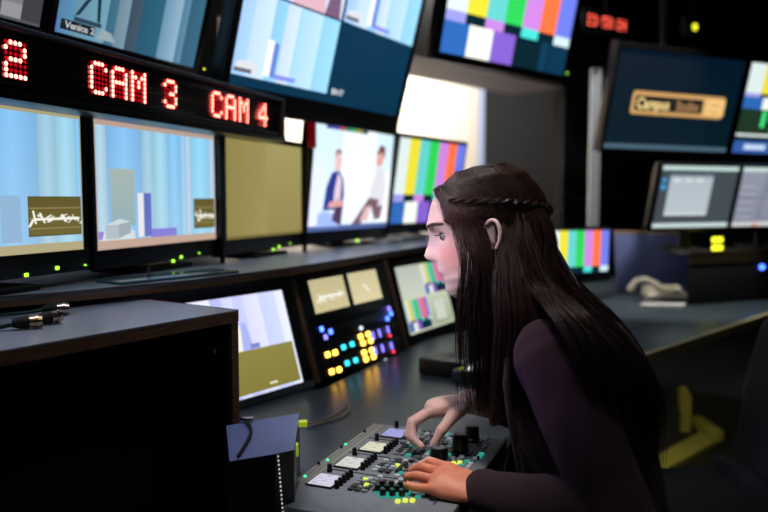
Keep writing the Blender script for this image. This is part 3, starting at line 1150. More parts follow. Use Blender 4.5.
# usb cable loop on the desk behind it
q = [onz(u, v, DZ + .004) for u, v in ((303, 424), (316, 422), (332, 416), (343, 409), (349, 406), (349, 411), (342, 417), (325, 422), (306, 427))]
cbl = thing('usb_cable', 'pale looped cable lying on the desk at the foot of the control panel', 'cable', q[3])
mb = MB()
mb.tube(q, .0022, 8)
build('lead', mb, mat('pale_cable', (150, 142, 120), .4), cbl, smooth=True)
mb = MB()
mb.box(q[0] - Vector((.03, .004, .003)), (.03, 0, 0), (0, .012, 0), (0, 0, .008))
build('connector', mb, mat('usb_shell', (120, 124, 90), .4, metal=.6), cbl, bevel=.001)

# ------------------------------------------------------------------ far desk and what stands on it
fd = thing('far_desk', 'dark desk across the room with a pale wooden front edge', 'desk', V(700, 330, 3.2) * 1)
fd.location.z = 0
WL[fd].z = 0
E0, E1 = onz(655, 349, DZ), onz(762, 314, DZ)
ed = (E1 - E0).normalized()
A = E0 - ed * .12
Bq = E1 + ed * 1.0
bn = Vector((-ed.y, ed.x, 0))
mb = MB()
mb.prism([A, Bq, Bq + bn * 1.25, Vector((.62, 3.95, DZ)), Vector((.62, 3.2, DZ))], (0, 0, -.03))
build('desktop', mb, DESK, fd, bevel=.002)
mb = MB()
mb.box(A - bn * .02 - ZZ * .0345, Bq - A, bn * .02, ZZ * .034)
build('front_edge', mb, mat('pale_wood_edge', (168, 160, 116), .45, wood=True), fd)
for f_, g_ in ((.04, .1), (.95, .1), (.25, 1.05), (.95, 1.15)):
    p_ = A.lerp(Bq, f_) + bn * g_
    mb = MB()
    mb.box(Vector((p_.x, p_.y, 0)), (.05, 0, 0), (0, .05, 0), (0, 0, DZ - .0345))
    build('leg', mb, METALB, fd)

CSP = Paint()
CSP.q(0, 0, 1, 1, (5, 27, 36), (3, 22, 38))
CSP.q(0, 0, 1, .05, (70, 96, 112))


def rrect(p, a0, b0, a1, b1, c, r=.02, k=1.78):
    pts = []
    for cx, cy, s in ((a1 - r, b1 - r * k, 0), (a0 + r, b1 - r * k, 90), (a0 + r, b0 + r * k, 180), (a1 - r, b0 + r * k, 270)):
        for i in range(5):
            a = R(s + i * 22.5)
            pts.append((cx + r * math.cos(a), cy + r * k * math.sin(a)))
    p.poly(pts, c)


rrect(CSP, .15, .36, .90, .60, (196, 150, 90))
rrect(CSP, .16, .385, .89, .575, (214, 168, 106))
rrect(CSP, .175, .40, .72, .555, (24, 22, 22), .008)
CSP.text('Campus', .183, .425, .155, (255, 226, 150), sx=.52)
CSP.text('Studios', .485, .425, .155, (170, 130, 88), sx=.42)
rrect(CSP, .73, .39, .885, .57, (236, 192, 122), .01)
CSP.q(.77, .42, .84, .435, (200, 150, 90))
CSP.q(.77, .5, .84, .515, (200, 150, 90))
monitor('dark blue monitor across the room with an orange Campus Studios caption', (1.749, 4.522, 1.841), .8, 64.7, -13.4, 1., .562, CSP, 1.1, bz=(.02, .02, .02, .03), pole=3., group='far monitors above the far desk')
w2, u2, n2 = axes(64.7, -13.4)
WVP = Paint()
WVP.q(0, 0, 1, 1, (10, 22, 26))
b2 = bars()
WVP.sub(b2, .0, .5, 1., 1.)
WVP.q(.0, .22, 1., .5, (30, 52, 36))
WVP.q(.2, .3, .24, .48, (60, 220, 120))
WVP.q(.3, .26, .6, .28, (70, 210, 120))
WVP.q(.28, .36, .32, .46, (180, 240, 190))
WVP.q(0, .19, 1, .22, (210, 220, 216))
WVP.q(0, 0, 1, .14, (50, 90, 160))
WVP.q(.1, .04, .3, .1, (190, 210, 236))
monitor('monitor at the right edge showing colour bars over a green waveform', Vector((1.749, 4.522, 1.841)) + w2 * 1.055, .8, 64.7, -13.4, 1., .562, WVP, 1.15, bz=(.02, .02, .02, .03), pole=3., group='far monitors above the far desk')
W1P = Paint()
W1P.q(0, 0, 1, 1, (66, 74, 80))
W1P.q(0, .93, 1, 1, (190, 214, 210))
W1P.q(0, 0, 1, .07, (196, 214, 214))
W1P.q(.12, .2, .68, .86, (178, 190, 196), (170, 182, 190))
W1P.q(.12, .82, .68, .86, (128, 142, 152))
W1P.q(.12, .2, .66, .235, (212, 220, 222))
for k in range(3):
    W1P.q(.16 + k * .15, .74, .26 + k * .15, .8, (204, 212, 216))
W1P.q(.02, .62, .08, .7, (60, 150, 210))
W1P.q(.02, .74, .08, .8, (60, 150, 210))
c1 = CAM + (Vector((1.411, 3.387, 1.279)) - CAM) * 1.08
w3, u3, n3 = axes(67, -12.7)
TAN = mat('side_bezel_blue', (60, 70, 100), .4)
fz = DZ
s1 = monitor('small far monitor with a grey dialog window on a dark desktop', (1.411, 3.387, 1.279), 1.08, 67, -12.7, .45, .626, W1P, 1.1, bz=(.025, .012, .02, .012), th=.03, foot=DZ + .262, group='small monitors on the far desk')
W2P = Paint()
W2P.q(0, 0, 1, 1, (128, 132, 148), (142, 146, 160))
W2P.q(0, .93, 1, 1, (196, 214, 212))
W2P.q(0, 0, 1, .07, (206, 206, 206))
W2P.q(.35, .1, .37, .95, (104, 108, 124))
W2P.q(0, .48, 1, .5, (106, 110, 126))
W2P.q(.3, .0, .36, .05, (220, 140, 120))
for j in range(5):
    W2P.q(.04, .15 + .13 * j, .25, .17 + .13 * j, (170, 174, 188))
W2P.q(.4, .55, .95, .9, (112, 118, 136))
monitor('small far monitor at the right edge with a lilac grey desktop', Vector((1.411, 3.387, 1.279)) + w3 * .478, 1.08, 67, -12.7, .45, .626, W2P, 1.1, bz=(.012, .012, .02, .012), th=.03, foot=DZ + .262, group='small monitors on the far desk')
# colour bar monitor between her hair and the pale strip
bw, bu, bn_ = axes(62, -2)
bc = V(580, 252, 3.3)
bp = Paint()
b3 = bars()
bp.q(0, 0, 1, 1, (8, 34, 44))
for i, c in enumerate(BARS):
    bp.q(i / 7, .16, (i + 1) / 7, 1, c)
for i, c in ((0, (150, 150, 222)), (4, (70, 214, 204)), (6, (200, 222, 226))):
    bp.q(i / 7, .03, (i + 1) / 7, .16, c)
H_ = 45 / 747 * 3.3
monitor('low colour bar monitor peeking out behind her hair', bc, 1, 62, -2, .34, .57, bp, 1.25, bz=(.012, .012, .04, .01), th=.03, foot=DZ)
# dim blue-grey monitor standing on the far desk
q0, q1 = onz(617, 292, DZ), onz(693, 293, DZ)
dw = (q1 - q0)
Wd = dw.length
dyaw = math.degrees(math.atan2(dw.x, dw.y))
dP = Paint()
dP.q(0, 0, 1, 1, (58, 60, 66), (62, 70, 104))
dP.q(0, 0, 1, .1, (66, 62, 58), (60, 64, 80))
t = thing('folding_screen', 'plain blue grey screen standing behind the white telephone', 'screen', q0.lerp(q1, .5))
ww = dw.normalized()
nn = Vector((ww.y, -ww.x, 0))
top0, top1 = V(613, 233, q0.y), V(683, 234, q1.y)
mb = MB()
f4 = [q0 + ZZ * .006, q1 + ZZ * .006, Vector((q1.x - .04, q1.y, top1.z)), Vector((q0.x - .02, q0.y, top0.z))]
mb.prism(f4, -nn * .02)
build('panel', mb, mat('blue_grey_panel', (96, 108, 158), .5), t, bevel=.002)
mb = MB()
mb.box(f4[3] - nn * .022, f4[2] - f4[3], ZZ * .012, nn * .024)
build('top_rail', mb, mat('tan_rail', (170, 136, 112), .5), t)
mb = MB()
mb.box(q0 + ww * .02 - nn * .06, ww * .05, nn * .1, ZZ * .006)
mb.box(q1 - ww * .07 - nn * .06, ww * .05, nn * .1, ZZ * .006)
build('foot', mb, METALB, t)
# telephone
pq = onz(650, 298, DZ)
ph = thing('telephone', 'white desk telephone with handset on the far desk', 'telephone', pq)
WH = mat('phone_white', (196, 190, 172), .45)
mb = MB()
d1 = Vector((1, -.05, 0))
d2 = Vector((.05, 1, 0))
P_ = pq - d1 * .02
mb.v += [P_ - d2 * .06, P_ + d1 * .2 - d2 * .06, P_ + d1 * .2 + d2 * .1, P_ + d2 * .1]
mb.v += [p + ZZ * h for p, h in zip(mb.v[:4], (.02, .02, .06, .06))]
for f in ((3, 2, 1, 0), (4, 5, 6, 7), (0, 1, 5, 4), (1, 2, 6, 5), (2, 3, 7, 6), (3, 0, 4, 7)):
    mb.f.append(list(f))
    mb.c.append(None)
    mb.m.append(0)
build('base', mb, WH, ph, bevel=.006)
mb = MB()
hs = [V(631, 289, pq.y), V(636, 281, pq.y), V(645, 279, pq.y), V(655, 284, pq.y), V(664, 292, pq.y)]
mb.tube(hs, [.022, .017, .014, .017, .022], 12)
build('handset', mb, WH, ph, smooth=True)
mb = MB()
for i in range(3):
    for j in range(4):
        c_ = P_ + d1 * (.09 + .028 * i) + d2 * (-.04 + .03 * j) + ZZ * (.024 + .0075 * j)
        mb.box(c_, d1 * .018, d2 * .018, ZZ * .006)
build('keypad', mb, KD, ph)
mb = MB()
mb.box(onz(640, 306, DZ) + ZZ * .001, (.2, -.04, 0), (.04, .08, 0), (0, 0, .006))
o = build('paper_pad', mb, mat('pad_white', (206, 206, 204), .6), None, loc=onz(650, 304, DZ))
tag(o, 'thin white notepad in front of the telephone', 'notepad')
# equipment rack with yellow lights under the small monitors
rq = onz(700, 284, DZ)
rc = thing('equipment_box', 'black rack box with two yellow lights under the small far monitors', 'rack', rq)
wq = axes(67, 0)
r0 = V(688, 284, 3.62)
r0.z = DZ + .001
mb = MB()
mb.box(r0, wq[0] * .80, Vector((.12, .28, 0)), ZZ * .26)
build('case', mb, MATTEB, rc, bevel=.004)
mb = MB()
mb.box(r0 + ZZ * .20 + wq[2] * .0005, wq[0] * .80, wq[2] * .004, ZZ * .062)
build('front_panel', mb, mat('brown_panel', (54, 46, 30), .4), rc)
for v_ in (239.5, 247.5):
    q = onplane(717, v_, r0 + wq[2] * .005, wq[2])
    mb = MB()
    mb.box(q - wq[0] * .036 - ZZ * .014, wq[0] * .07, ZZ * .026, wq[2] * .006)
    build('status_light', mb, mat('led_yellow', *LED['yellow']), rc, bevel=.004)
for (u_, v_) in ((716, 227), (762, 267)):
    q = onplane(u_, v_, r0 + wq[2] * .006, wq[2]) if v_ > 240 else None
    if q:
        mb = MB()
        mb.ball(q, .014, 12)
        build('indicator_light', mb, mat('led_blue', *LED['blue']), rc)
for k, (u_, v_, h_, r_) in enumerate(((700, 292, .09, .035), (745, 296, .07, .03))):
    q = onz(u_, v_, DZ)
    t = thing('mug', ('dark mug on the far desk below the yellow lights', 'dark mug on the far desk by the right edge')[k], 'mug', q)
    mb = MB()
    mb.lathe(q + ZZ * .001, ZZ * h_, [(0, r_ * .9), (.05, r_), (1, r_), (1, r_ * .88), (.1, r_ * .85)], 24)
    build('cup', mb, mat('dark_ceramic', (34, 38, 40), .3), t, smooth='auto')
    mb = MB()
    mb.tube([q + Vector((r_, 0, h_ * .8)), q + Vector((r_ + .02, 0, h_ * .7)), q + Vector((r_ + .02, 0, h_ * .35)), q + Vector((r_, 0, h_ * .2))], .005, 8)
    build('handle', mb, mat('dark_ceramic', (34, 38, 40)), t, smooth=True)

# wall clock display in red digits, upper right
ck = V(608, 23, 4.6)
w4, u4, n4 = axes(58, 0)
lc = thing('led_clock', 'small red digit clock display high on the dark wall', 'clock', ck)
mb = MB()
mb.box(ck - w4 * .20 - u4 * .07 - n4 * .03, w4 * .40, u4 * .14, n4 * .028)
build('housing', mb, GLOSSB, lc, bevel=.003)
mb = MB()
pt = .34 / 48
for i, ch in enumerate('23:58:24'):
    for r_ in range(7):
        for c_ in range(5):
            if FONT57[ch][r_][c_] == '1':
                disc(mb, ck + w4 * (-.17 + (i * 6.2 + c_ * .82) * pt) + u4 * (.030 - r_ * .0095), pt * .5, w4, u4, n4, (255, 92, 70))
build('digits', mb, screen_mat(3.5), lc)
mb = MB()
mb.cyl(Vector((ck.x, ck.y, ck.z + .06)) - n4 * .02, Vector((ck.x, ck.y, 3.1)) - n4 * .02, .012)
build('hanger', mb, METALB, lc)
gq = V(695, 27, 4.8)
mb = MB()
mb.box(gq - w4 * .08 - u4 * .06 - n4 * .05, w4 * .16, u4 * .12, n4 * .048)
sl = thing('wall_beacon', 'black box with a single yellow light above the dark blue monitor', 'light', gq)
build('housing', mb, MATTEB, sl)
mb = MB()
mb.tube([gq + w4 * (.016 * math.cos(a)) + u4 * (.016 * math.sin(a)) for a in [i * math.pi / 6 for i in range(13)]], .005, 6)
build('indicator_light', mb, mat('led_yellow', *LED['yellow']), sl)
mb = MB()
mb.cyl(gq + ZZ * .05 - n4 * .03, Vector((gq.x, gq.y, 3.1)) - n4 * .03, .01)
build('hanger', mb, METALB, sl)

# ------------------------------------------------------------------ room shell
mb = MB()
mb.box((-3, -1.6, -.05), (7.5, 0, 0), (0, 8.5, 0), (0, 0, .05))
struct('floor', mb, mat('dark_carpet', (26, 27, 28), .9, bump=.3, bscale=300))
mb = MB()
mb.box((-3, -1.6, 3.1), (7.5, 0, 0), (0, 8.5, 0), (0, 0, .05))
struct('ceiling', mb, WALLB)
for nm, O, a, b in (('wall_left', (-3.0, -1.6, 0), (-.1, 0, 0), (0, 8.5, 0)), ('wall_right', (4.5, -1.6, 0), (.1, 0, 0), (0, 8.5, 0)), ('wall_front', (-3, -1.6, 0), (7.5, 0, 0), (0, -.1, 0)), ('wall_back', (-3, 6.9, 0), (7.5, 0, 0), (0, .1, 0))):
    mb = MB()
    mb.box(O, a, b, (0, 0, 3.1))
    struct(nm, mb, WALLB)
# studio window wall, running at an angle behind the monitors
pw_, pu, pn = axes(44, 0)
WP = V(494, 96, 4.8)


def wpl(u, v, off=0.):
    q = onplane(u, v, WP + pn * off, pn)
    return (q - WP).dot(pw_), q.z


aL, zT = wpl(330, 62)
aM, _ = wpl(495, 120)
aR, _ = wpl(564, 120)
_, zB = wpl(500, 236)
aL = -2.05
zT = wpl(450, 66)[1] + .02
P0 = Vector((WP.x, WP.y, 0))
mb = MB()
mb.box(P0 + pw_ * -3.2, pw_ * (3.2 + aL), pn * -.08, ZZ * 3.1)
mb.box(P0 + pw_ * aR, pw_ * 2.6, pn * -.08, ZZ * 3.1)
mb.box(P0 + pw_ * aL + ZZ * zT, pw_ * (aR - aL), pn * -.08, ZZ * (3.1 - zT))
mb.box(P0 + pw_ * aL, pw_ * (aR - aL), pn * -.08, ZZ * zB)
struct('wall_studio', mb, WALLB)
wn = thing('window_1', 'x', 'x', P0 + ZZ * zB)
del wn['label']
del wn['category']
wn['kind'] = 'structure'
RV = mat('grey_reveal_paint', (126, 120, 128), .6)
CREAM = mat('cream_backdrop', (244, 230, 212), .7)
PALEB = mat('pale_blue_backdrop', (196, 208, 240), .7)
mb = MB()
mb.box(P0 + pw_ * aL + ZZ * (zT - .012), pw_ * (aR - aL), -pn * .45, ZZ * .012)
mb.box(P0 + pw_ * aL + ZZ * zB, pw_ * (aR - aL - .012), -pn * .45, ZZ * .012)
build('reveal', mb, RV, wn)
# studio beyond: lit cream flat, pale blue flat and a grey curtain
dpt = 1.3
b0 = wpl(478, 120, -dpt)[0]
b1 = wpl(494.5, 120, -dpt)[0]
Q0 = P0 - pn * dpt
ztb = wpl(440, 84, -dpt)[1]
for nm, x0, x1, m_, z1 in (('backdrop_cream', aL - .6, b0, CREAM, 3.05), ('backdrop_blue', b0, b1, PALEB, 3.05)):
    mb = MB()
    mb.box(Q0 + pw_ * x0 + ZZ * .01, pw_ * (x1 - x0 - .001), -pn * .02, ZZ * (z1 - .01))
    o = build(nm, mb, m_, None)
    o['kind'] = 'structure'
    o.name = 'wall_' + nm
mb = MB()
rows = []
N_ = 60
for i in range(N_ + 1):
    x = b1 + (aR + 1.2 - b1) * i / N_
    y = .02 * math.sin(i * 1.3) + .012 * math.sin(i * .5)
    rows.append([Q0 + pw_ * x + pn * y + ZZ * .01, Q0 + pw_ * x + pn * y + ZZ * 3.0])
mb.grid(rows, close=False, cap=False)
o = build('studio_curtain', mb, mat('grey_curtain', (110, 110, 104), .9, var=.15, vscale=3), None, smooth=True, loc=Q0 + pw_ * (b1 + .4))
tag(o, 'dark grey curtain hanging behind the studio window right of the bright flat', 'curtain')
mb = MB()
mb.box(P0 + pw_ * aL + ZZ * zB - pn * .03, pw_ * (aR - aL), -pn * .006, ZZ * (zT - zB))
gm = bpy.data.materials.new('window_glass')
gm.use_nodes = True
g_ = gm.node_tree
for n_ in list(g_.nodes):
    if n_.type == 'BSDF_PRINCIPLED':
        g_.nodes.remove(n_)
tr = g_.nodes.new('ShaderNodeBsdfTransparent')
gl = g_.nodes.new('ShaderNodeBsdfGlossy')
gl.inputs['Roughness'].default_value = .03
mx = g_.nodes.new('ShaderNodeMixShader')
mx.inputs[0].default_value = .05
g_.links.new(tr.outputs[0], mx.inputs[1])
g_.links.new(gl.outputs[0], mx.inputs[2])
g_.links.new(mx.outputs[0], g_.nodes['Material Output'].inputs[0])
build('glass', mb, gm, wn)
# pale strip: narrow lit gap beside a door
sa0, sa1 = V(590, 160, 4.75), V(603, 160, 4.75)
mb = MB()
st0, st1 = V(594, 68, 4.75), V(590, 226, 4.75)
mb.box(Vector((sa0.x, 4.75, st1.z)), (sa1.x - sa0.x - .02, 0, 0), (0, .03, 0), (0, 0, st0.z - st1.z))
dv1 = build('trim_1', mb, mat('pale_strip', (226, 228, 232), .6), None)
dv1['kind'] = 'structure'
# patches of yellow light under the far desk, built as coloured boards
YL = mat('light_patch_olive', (172, 166, 84), .7)
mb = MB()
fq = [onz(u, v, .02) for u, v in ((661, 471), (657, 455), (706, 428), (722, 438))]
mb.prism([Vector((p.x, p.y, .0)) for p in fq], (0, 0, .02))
o = build('floor_light_patch', mb, YL, None)
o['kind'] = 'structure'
mb = MB()
y_ = onz(705, 438, 0).y
f4 = [V(680, 390, y_ + .1), V(685, 386, y_ + .1), V(692, 397, y_ + .1), V(691, 421, y_ + .1), V(681, 413, y_ + .1)]
mb.prism(f4, (0, .03, 0))
mb.box(Vector((f4[3].x - .05, y_ + .1, 0)), (.05, 0, 0), (0, .03, 0), (0, 0, f4[3].z + .03))
o = build('upright_light_patch', mb, YL, None, loc=Vector((f4[3].x, y_, 0)))  # lit patch on an upright face, shaped as a board
tag(o, 'patch of yellow light under the far desk built as an upright olive board', 'board')
mb = MB()
a_, b_ = V(692, 420, y_ + .12), V(716, 436, y_ - .12)
mb.box(Vector((a_.x, a_.y, .021)), b_ - a_, Vector((.05, .02, 0)), (0, 0, a_.z * .55 + .03))
o = build('light_patch_bar', mb, YL, None, bevel=.004, loc=Vector((b_.x, b_.y, 0)))  # strip of light on the floor, shaped as a bar
tag(o, 'strip of yellow light on the floor built as a pale olive bar', 'cable duct')  # only the strip of light, no real duct


# ------------------------------------------------------------------ chairs
def star_base(t, c, rad, z0, m):
    mb = MB()
    mb.cyl(c + ZZ * .06, c + ZZ * z0, .022)
    mb.cyl(c + ZZ * .05, c + ZZ * .11, .04)
    build('column', mb, METALB, t, smooth='auto')
    for k in range(5):
        a = k * 2 * math.pi / 5 + .3
        e = c + Vector((math.cos(a), math.sin(a), 0)) * rad
        mb = MB()
        mb.tube([c + ZZ * .085, e + ZZ * .06], [.02, .012], 8)
        lg_ = build('leg', mb, m, t, smooth=True)
        mb = MB()
        mb.cyl(e + Vector((0, -.012, .028)), e + Vector((0, .012, .028)), .027)
        build('caster', mb, m, lg_, smooth='auto')


ch_c = Vector((1.0, 2.02, 0))
ch = thing('office_chair', 'empty dark office chair with its tall back at the right edge', 'chair', ch_c)
TEALF = mat('dark_teal_fabric', (8, 15, 19), .9, bump=.3, bscale=500)
mb = MB()
mb.box(ch_c + Vector((-.24, -.24, .37)), (.44, 0, 0), (0, .48, 0), (0, 0, .08))
build('seat', mb, TEALF, ch, bevel=.035, seg=4)
mb = MB()
prof = [V(716, 512, 2.24), V(741, 430, 2.24), V(754, 362, 2.24), V(763, 325, 2.24), V(772, 298, 2.24)]
prof = [Vector((prof[0].x - .02, 1.9, .50))] + prof
rings = []
for k, p_ in enumerate(prof):
    hw = (.19, .21, .23, .23, .21, .16)[k]
    th_ = (.05, .06, .07, .06, .05, .035)[k]
    ring = []
    for j in range(20):
        a = 2 * math.pi * j / 20
        ca, sa = math.cos(a), math.sin(a)
        ring.append(Vector((p_.x + th_ * .5 + th_ * .5 * math.copysign(abs(ca) ** .6, ca) + .05 * (abs(sa) ** 2) * -0.6, 2.02 + hw * math.copysign(abs(sa) ** .6, sa), p_.z)))
    rings.append(ring)
mb.grid(rings)
build('backrest', mb, TEALF, ch, smooth=True)
mb = MB()
mb.tube([ch_c + Vector((.1, 0, .36)), ch_c + Vector((.26, 0, .38)), Vector((rings[0][0].x - .03, 2.02, .48))], .02, 8)
build('back_bracket', mb, METALB, ch, smooth=True)
star_base(ch, ch_c, .28, .375, MATTEB)
# ------------------------------------------------------------------ the woman
def remeshed(name, mb, voxel, smooth_it, m, parent, colfn=None, noise_amp=0., nscale=12., loc=None):
    o = build(name + '_src', mb, m)
    md = o.modifiers.new('r', 'REMESH')
    md.mode = 'VOXEL'
    md.voxel_size = voxel
    md.use_smooth_shade = True
    ms = o.modifiers.new('s', 'SMOOTH')
    ms.factor = .5
    ms.iterations = smooth_it
    bpy.context.view_layer.update()
    me = bpy.data.meshes.new_from_object(o.evaluated_get(bpy.context.evaluated_depsgraph_get()))
    base = wl(parent) if parent else Vector((0, 0, 0))
    if noise_amp:
        nrm = [v.normal.copy() for v in me.vertices]
        for v, n in zip(me.vertices, nrm):
            q = Vector((v.co.x * nscale, v.co.y * nscale, v.co.z * nscale * .45))
            v.co += n * (noise.noise(q) * noise_amp + noise.noise(q * 2.3) * noise_amp * .4)
    if colfn:
        ca = me.color_attributes.new('Col', 'FLOAT_COLOR', 'POINT')
        for i, v in enumerate(me.vertices):
            ca.data[i].color = (*lin(colfn(v.co)), 1)
    for v in me.vertices:
        v.co -= base
    for p in me.polygons:
        p.use_smooth = True
    me.materials.clear()
    me.materials.append(m)
    me.name = name
    n = bpy.data.objects.new(name, me)
    COL.objects.link(n)
    bpy.data.objects.remove(o)
    if parent:
        n.parent = parent
    WL[n] = base
    return n


def interp(tab, x):
    tab = sorted(tab)
    if x <= tab[0][0]:
        return tab[0][1]
    for (x0, y0), (x1, y1) in zip(tab, tab[1:]):
        if x <= x1:
            t = (x - x0) / (x1 - x0)
            t = t * t * (3 - 2 * t) * .35 + t * .65
            return y0 + (y1 - y0) * t
    return tab[-1][1]


HO = V(490, 236, 1.35)
HYAW, HT = R(12), R(11)
ah = Vector((-math.cos(HYAW), math.sin(HYAW), 0))
HF = ah * math.cos(HT) - ZZ * math.sin(HT)
HU = ZZ * math.cos(HT) + ah * math.sin(HT)
HL = HU.cross(HF)


def hw_(f, l, u):
    return HO + HF * f + HL * l + HU * u


def hloc(p):
    d = p - HO
    return d.dot(HF), d.dot(HL), d.dot(HU)


def prof2(px, py):
    dx = (490 - px) / 553 / math.cos(HYAW)
    dy = (236 - py) / 553
    return dx * math.sin(HT) + dy * math.cos(HT), dx * math.cos(HT) - dy * math.sin(HT)   # (u, f)


PROF = [prof2(*p) for p in ((436.5, 193), (431.5, 207), (429, 217), (427.6, 227), (429.8, 234), (429.3, 240), (427.6, 247), (425.8, 252.5), (424.6, 257), (427, 260.6), (432.5, 262.5), (437.5, 266), (438.8, 270), (440, 273.8), (444, 277.2), (443.3, 280.5), (446.2, 284.5), (446.8, 290), (450, 295.5), (456, 299))]
PROF = [(.120, .0), (.112, .045)] + PROF
FRONT = [(.120, .0), (.112, .045), (.097, .083), (.07, .1), (.042, .107), (.028, .100), (.012, .094), (-.01, .096), (-.03, .100), (-.045, .101), (-.06, .096), (-.072, .093), (-.085, .091), (-.094, .086), (-.101, .066)]
BACK = [(.120, 0), (.112, -.05), (.09, -.078), (.05, -.095), (.02, -.098), (-.02, -.09), (-.045, -.065), (-.062, -.012), (-.08, .018), (-.094, .045), (-.101, .05)]
WID = [(.120, .0), (.112, .04), (.095, .057), (.07, .068), (.045, .073), (.015, .073), (-.01, .069), (-.035, .064), (-.06, .055), (-.078, .042), (-.092, .027), (-.101, .012)]


def headpt(th, u, off=0., face=True):
    fr, bk, w = interp(FRONT, u), interp(BACK, u), interp(WID, u)
    c, s = math.cos(th), math.sin(th)
    fc, a = (fr + bk) / 2, (fr - bk) / 2
    f = fc + (a + off) * math.copysign(abs(c) ** .92, c)
    l = (w + off) * math.copysign(abs(s) ** .92, s)
    if face and c > 0:
        pr = interp(PROF, u)
        sg = .030
        if -.045 < u < .036:
            sg = interp([(.036, .016), (.02, .008), (0, .009), (-.012, .0125), (-.024, .0145), (-.032, .012), (-.045, .022)], u)
        elif u <= -.045:
            sg = .024
        f += (pr - fr) * math.exp(-(l / sg) ** 2) * (1 if u < .09 else .6)
        for sd in (-1, 1):
            f -= .009 * math.exp(-((l - sd * .033) / .014) ** 2 - ((u - .017) / .010) ** 2)
            f += .004 * math.exp(-((l - sd * .045) / .02) ** 2 - ((u + .02) / .018) ** 2)
            f += .003 * math.exp(-((l - sd * .03) / .02) ** 2 - ((u - .036) / .007) ** 2)
    return f, l, u


body = MB()
rings = []
NU, NT = 110, 120
for i in range(NU + 1):
    u = -.101 + (.1195 + .101) * i / NU
    rings.append([hw_(*headpt(2 * math.pi * j / NT, u)) for j in range(NT)])
body.grid(rings)
# ears
for sd in (1, -1):
    ec = hw_(-.004, sd * .074, .0)
    EF = (HF * .95 + HL * sd * -.18).normalized()
    EU_ = (HU * .97 - HF * .22).normalized()
    out = HL * sd
    pts = []
    rad = []
    for k in range(15):
        a = R(-50 + k * 20)
        rr = .0295 if math.sin(a) > 0 else .026
        q = ec - EF * (math.cos(a) * .0165 + .004) + EU_ * (math.sin(a) * rr) + out * (.010 + .006 * math.cos(a))
        pts.append(q)
        rad.append(.0042 if k < 12 else .0036)
    body.tube(pts, rad, 10)
    body.tube([ec - EU_ * .022 - EF * .002 + out * .004, ec - EU_ * .029 + EF * .002 + out * .004], [.0075, .0055], 10)
    body.ball(ec - EF * .002 + out * .001, (.016, .0075, .026), 16, Matrix((EF, out, EU_)).transposed())
    body.ball(ec + EF * .013 - EU_ * .004 + out * .001, .006, 10)

LAT = Vector((HL.x, HL.y, 0)).normalized()      # toward her left, the camera's side
FWD = Vector((-math.cos(R(14)), math.sin(R(14)), 0))
LATB = Vector((-FWD.y, FWD.x, 0))
if LATB.y > 0:
    LATB = -LATB
NB = V(545, 312, 1.335)
CHs = V(573, 372, 1.335)
WA = V(590, 455, 1.335)
PE = Vector((.41, 1.335, .56))


def ring_at(c, ax, hw, hd, n=32, ex=1.):
    ax = ax.normalized()
    fd = (FWD - ax * FWD.dot(ax)).normalized()
    return [c + LATB * (hw * math.copysign(abs(math.cos(2 * math.pi * j / n)) ** ex, math.cos(2 * math.pi * j / n))) + fd * (hd * math.sin(2 * math.pi * j / n)) for j in range(n)]


def torso(mb, g, top=True):
    spec = [(NB + ZZ * .03 + FWD * .02, .045, .045), (NB, .085, .058), (NB.lerp(CHs, .28), .150, .080), (NB.lerp(CHs, .6), .178, .100), (CHs, .168, .116), (CHs.lerp(WA, .35), .155, .118), (CHs.lerp(WA, .7), .14, .108), (WA, .138, .104), (WA.lerp(PE, .5), .16, .115), (PE, .175, .125), (PE - ZZ * .09, .15, .11)]
    rs = []
    for k, (c, hw, hd) in enumerate(spec):
        a = spec[max(0, k - 1)][0] - spec[min(len(spec) - 1, k + 1)][0]
        rs.append(ring_at(c, a, hw + g, hd + g, ex=.9))
    mb.grid(rs)
    # chest volume
    for sd in (-1, 1):
        mb.ball(CHs + FWD * .075 + LATB * sd * .07 + ZZ * .0, (.06 + g, .06 + g, .06 + g), 20)


torso(body, 0)
body.tube([hw_(-.035, 0, -.01), hw_(-.03, 0, -.06), NB + FWD * .03 + ZZ * .05, NB - ZZ * .02], [.052, .05, .054, .075], 24)
SHN, SHF = NB + LATB * .150 - ZZ * .048 - FWD * .014, NB - LATB * .155 - ZZ * .045 + FWD * .0
ELN, WRN = Vector((.345, 1.035, .80)), V(480, 491, 1.195)
ELF, WRF = Vector((.375, 1.62, .80)), V(468, 401, 1.44)


def arm(mb, sh, el, wr, g, stop=1., start=0.):
    up_ = [sh.lerp(el, t) for t in (0, .3, .65, 1)]
    fo = [el.lerp(wr, t) for t in (.12, .35, .7, 1) if t <= stop]
    rr = [.050, .045, .041, .040] + [.040, .040, .031, .024][:len(fo)]
    if stop not in (.12, .35, .7, 1):
        fo.append(el.lerp(wr, stop))
        rr.append(interp([(0, .04), (.35, .04), (.7, .031), (1, .024)], stop))
    mb.tube(up_ + fo, [r + g for r in rr], 20)


arm(body, SHN, ELN, WRN, 0)
arm(body, SHF, ELF, WRF, 0)


def bez(a, b, c, n=4):
    return [a * (1 - t) ** 2 + b * 2 * t * (1 - t) + c * t * t for t in [i / n for i in range(n + 1)]]


def finger(mb, pts, r0, r1):
    N = len(pts)
    # knuckle swellings at the joints
    out = []
    rad = []
    for i, (a, b) in enumerate(zip(pts, pts[1:])):
        for t in (0, .5):
            out.append(a.lerp(b, t))
            base = r0 + (r1 - r0) * ((i + t) / (N - 1))
            rad.append(base * (1.06 if t == 0 and i else .97))
    out.append(pts[-1])
    rad.append(r1)
    mb.tube(out, rad, 14)
    return out


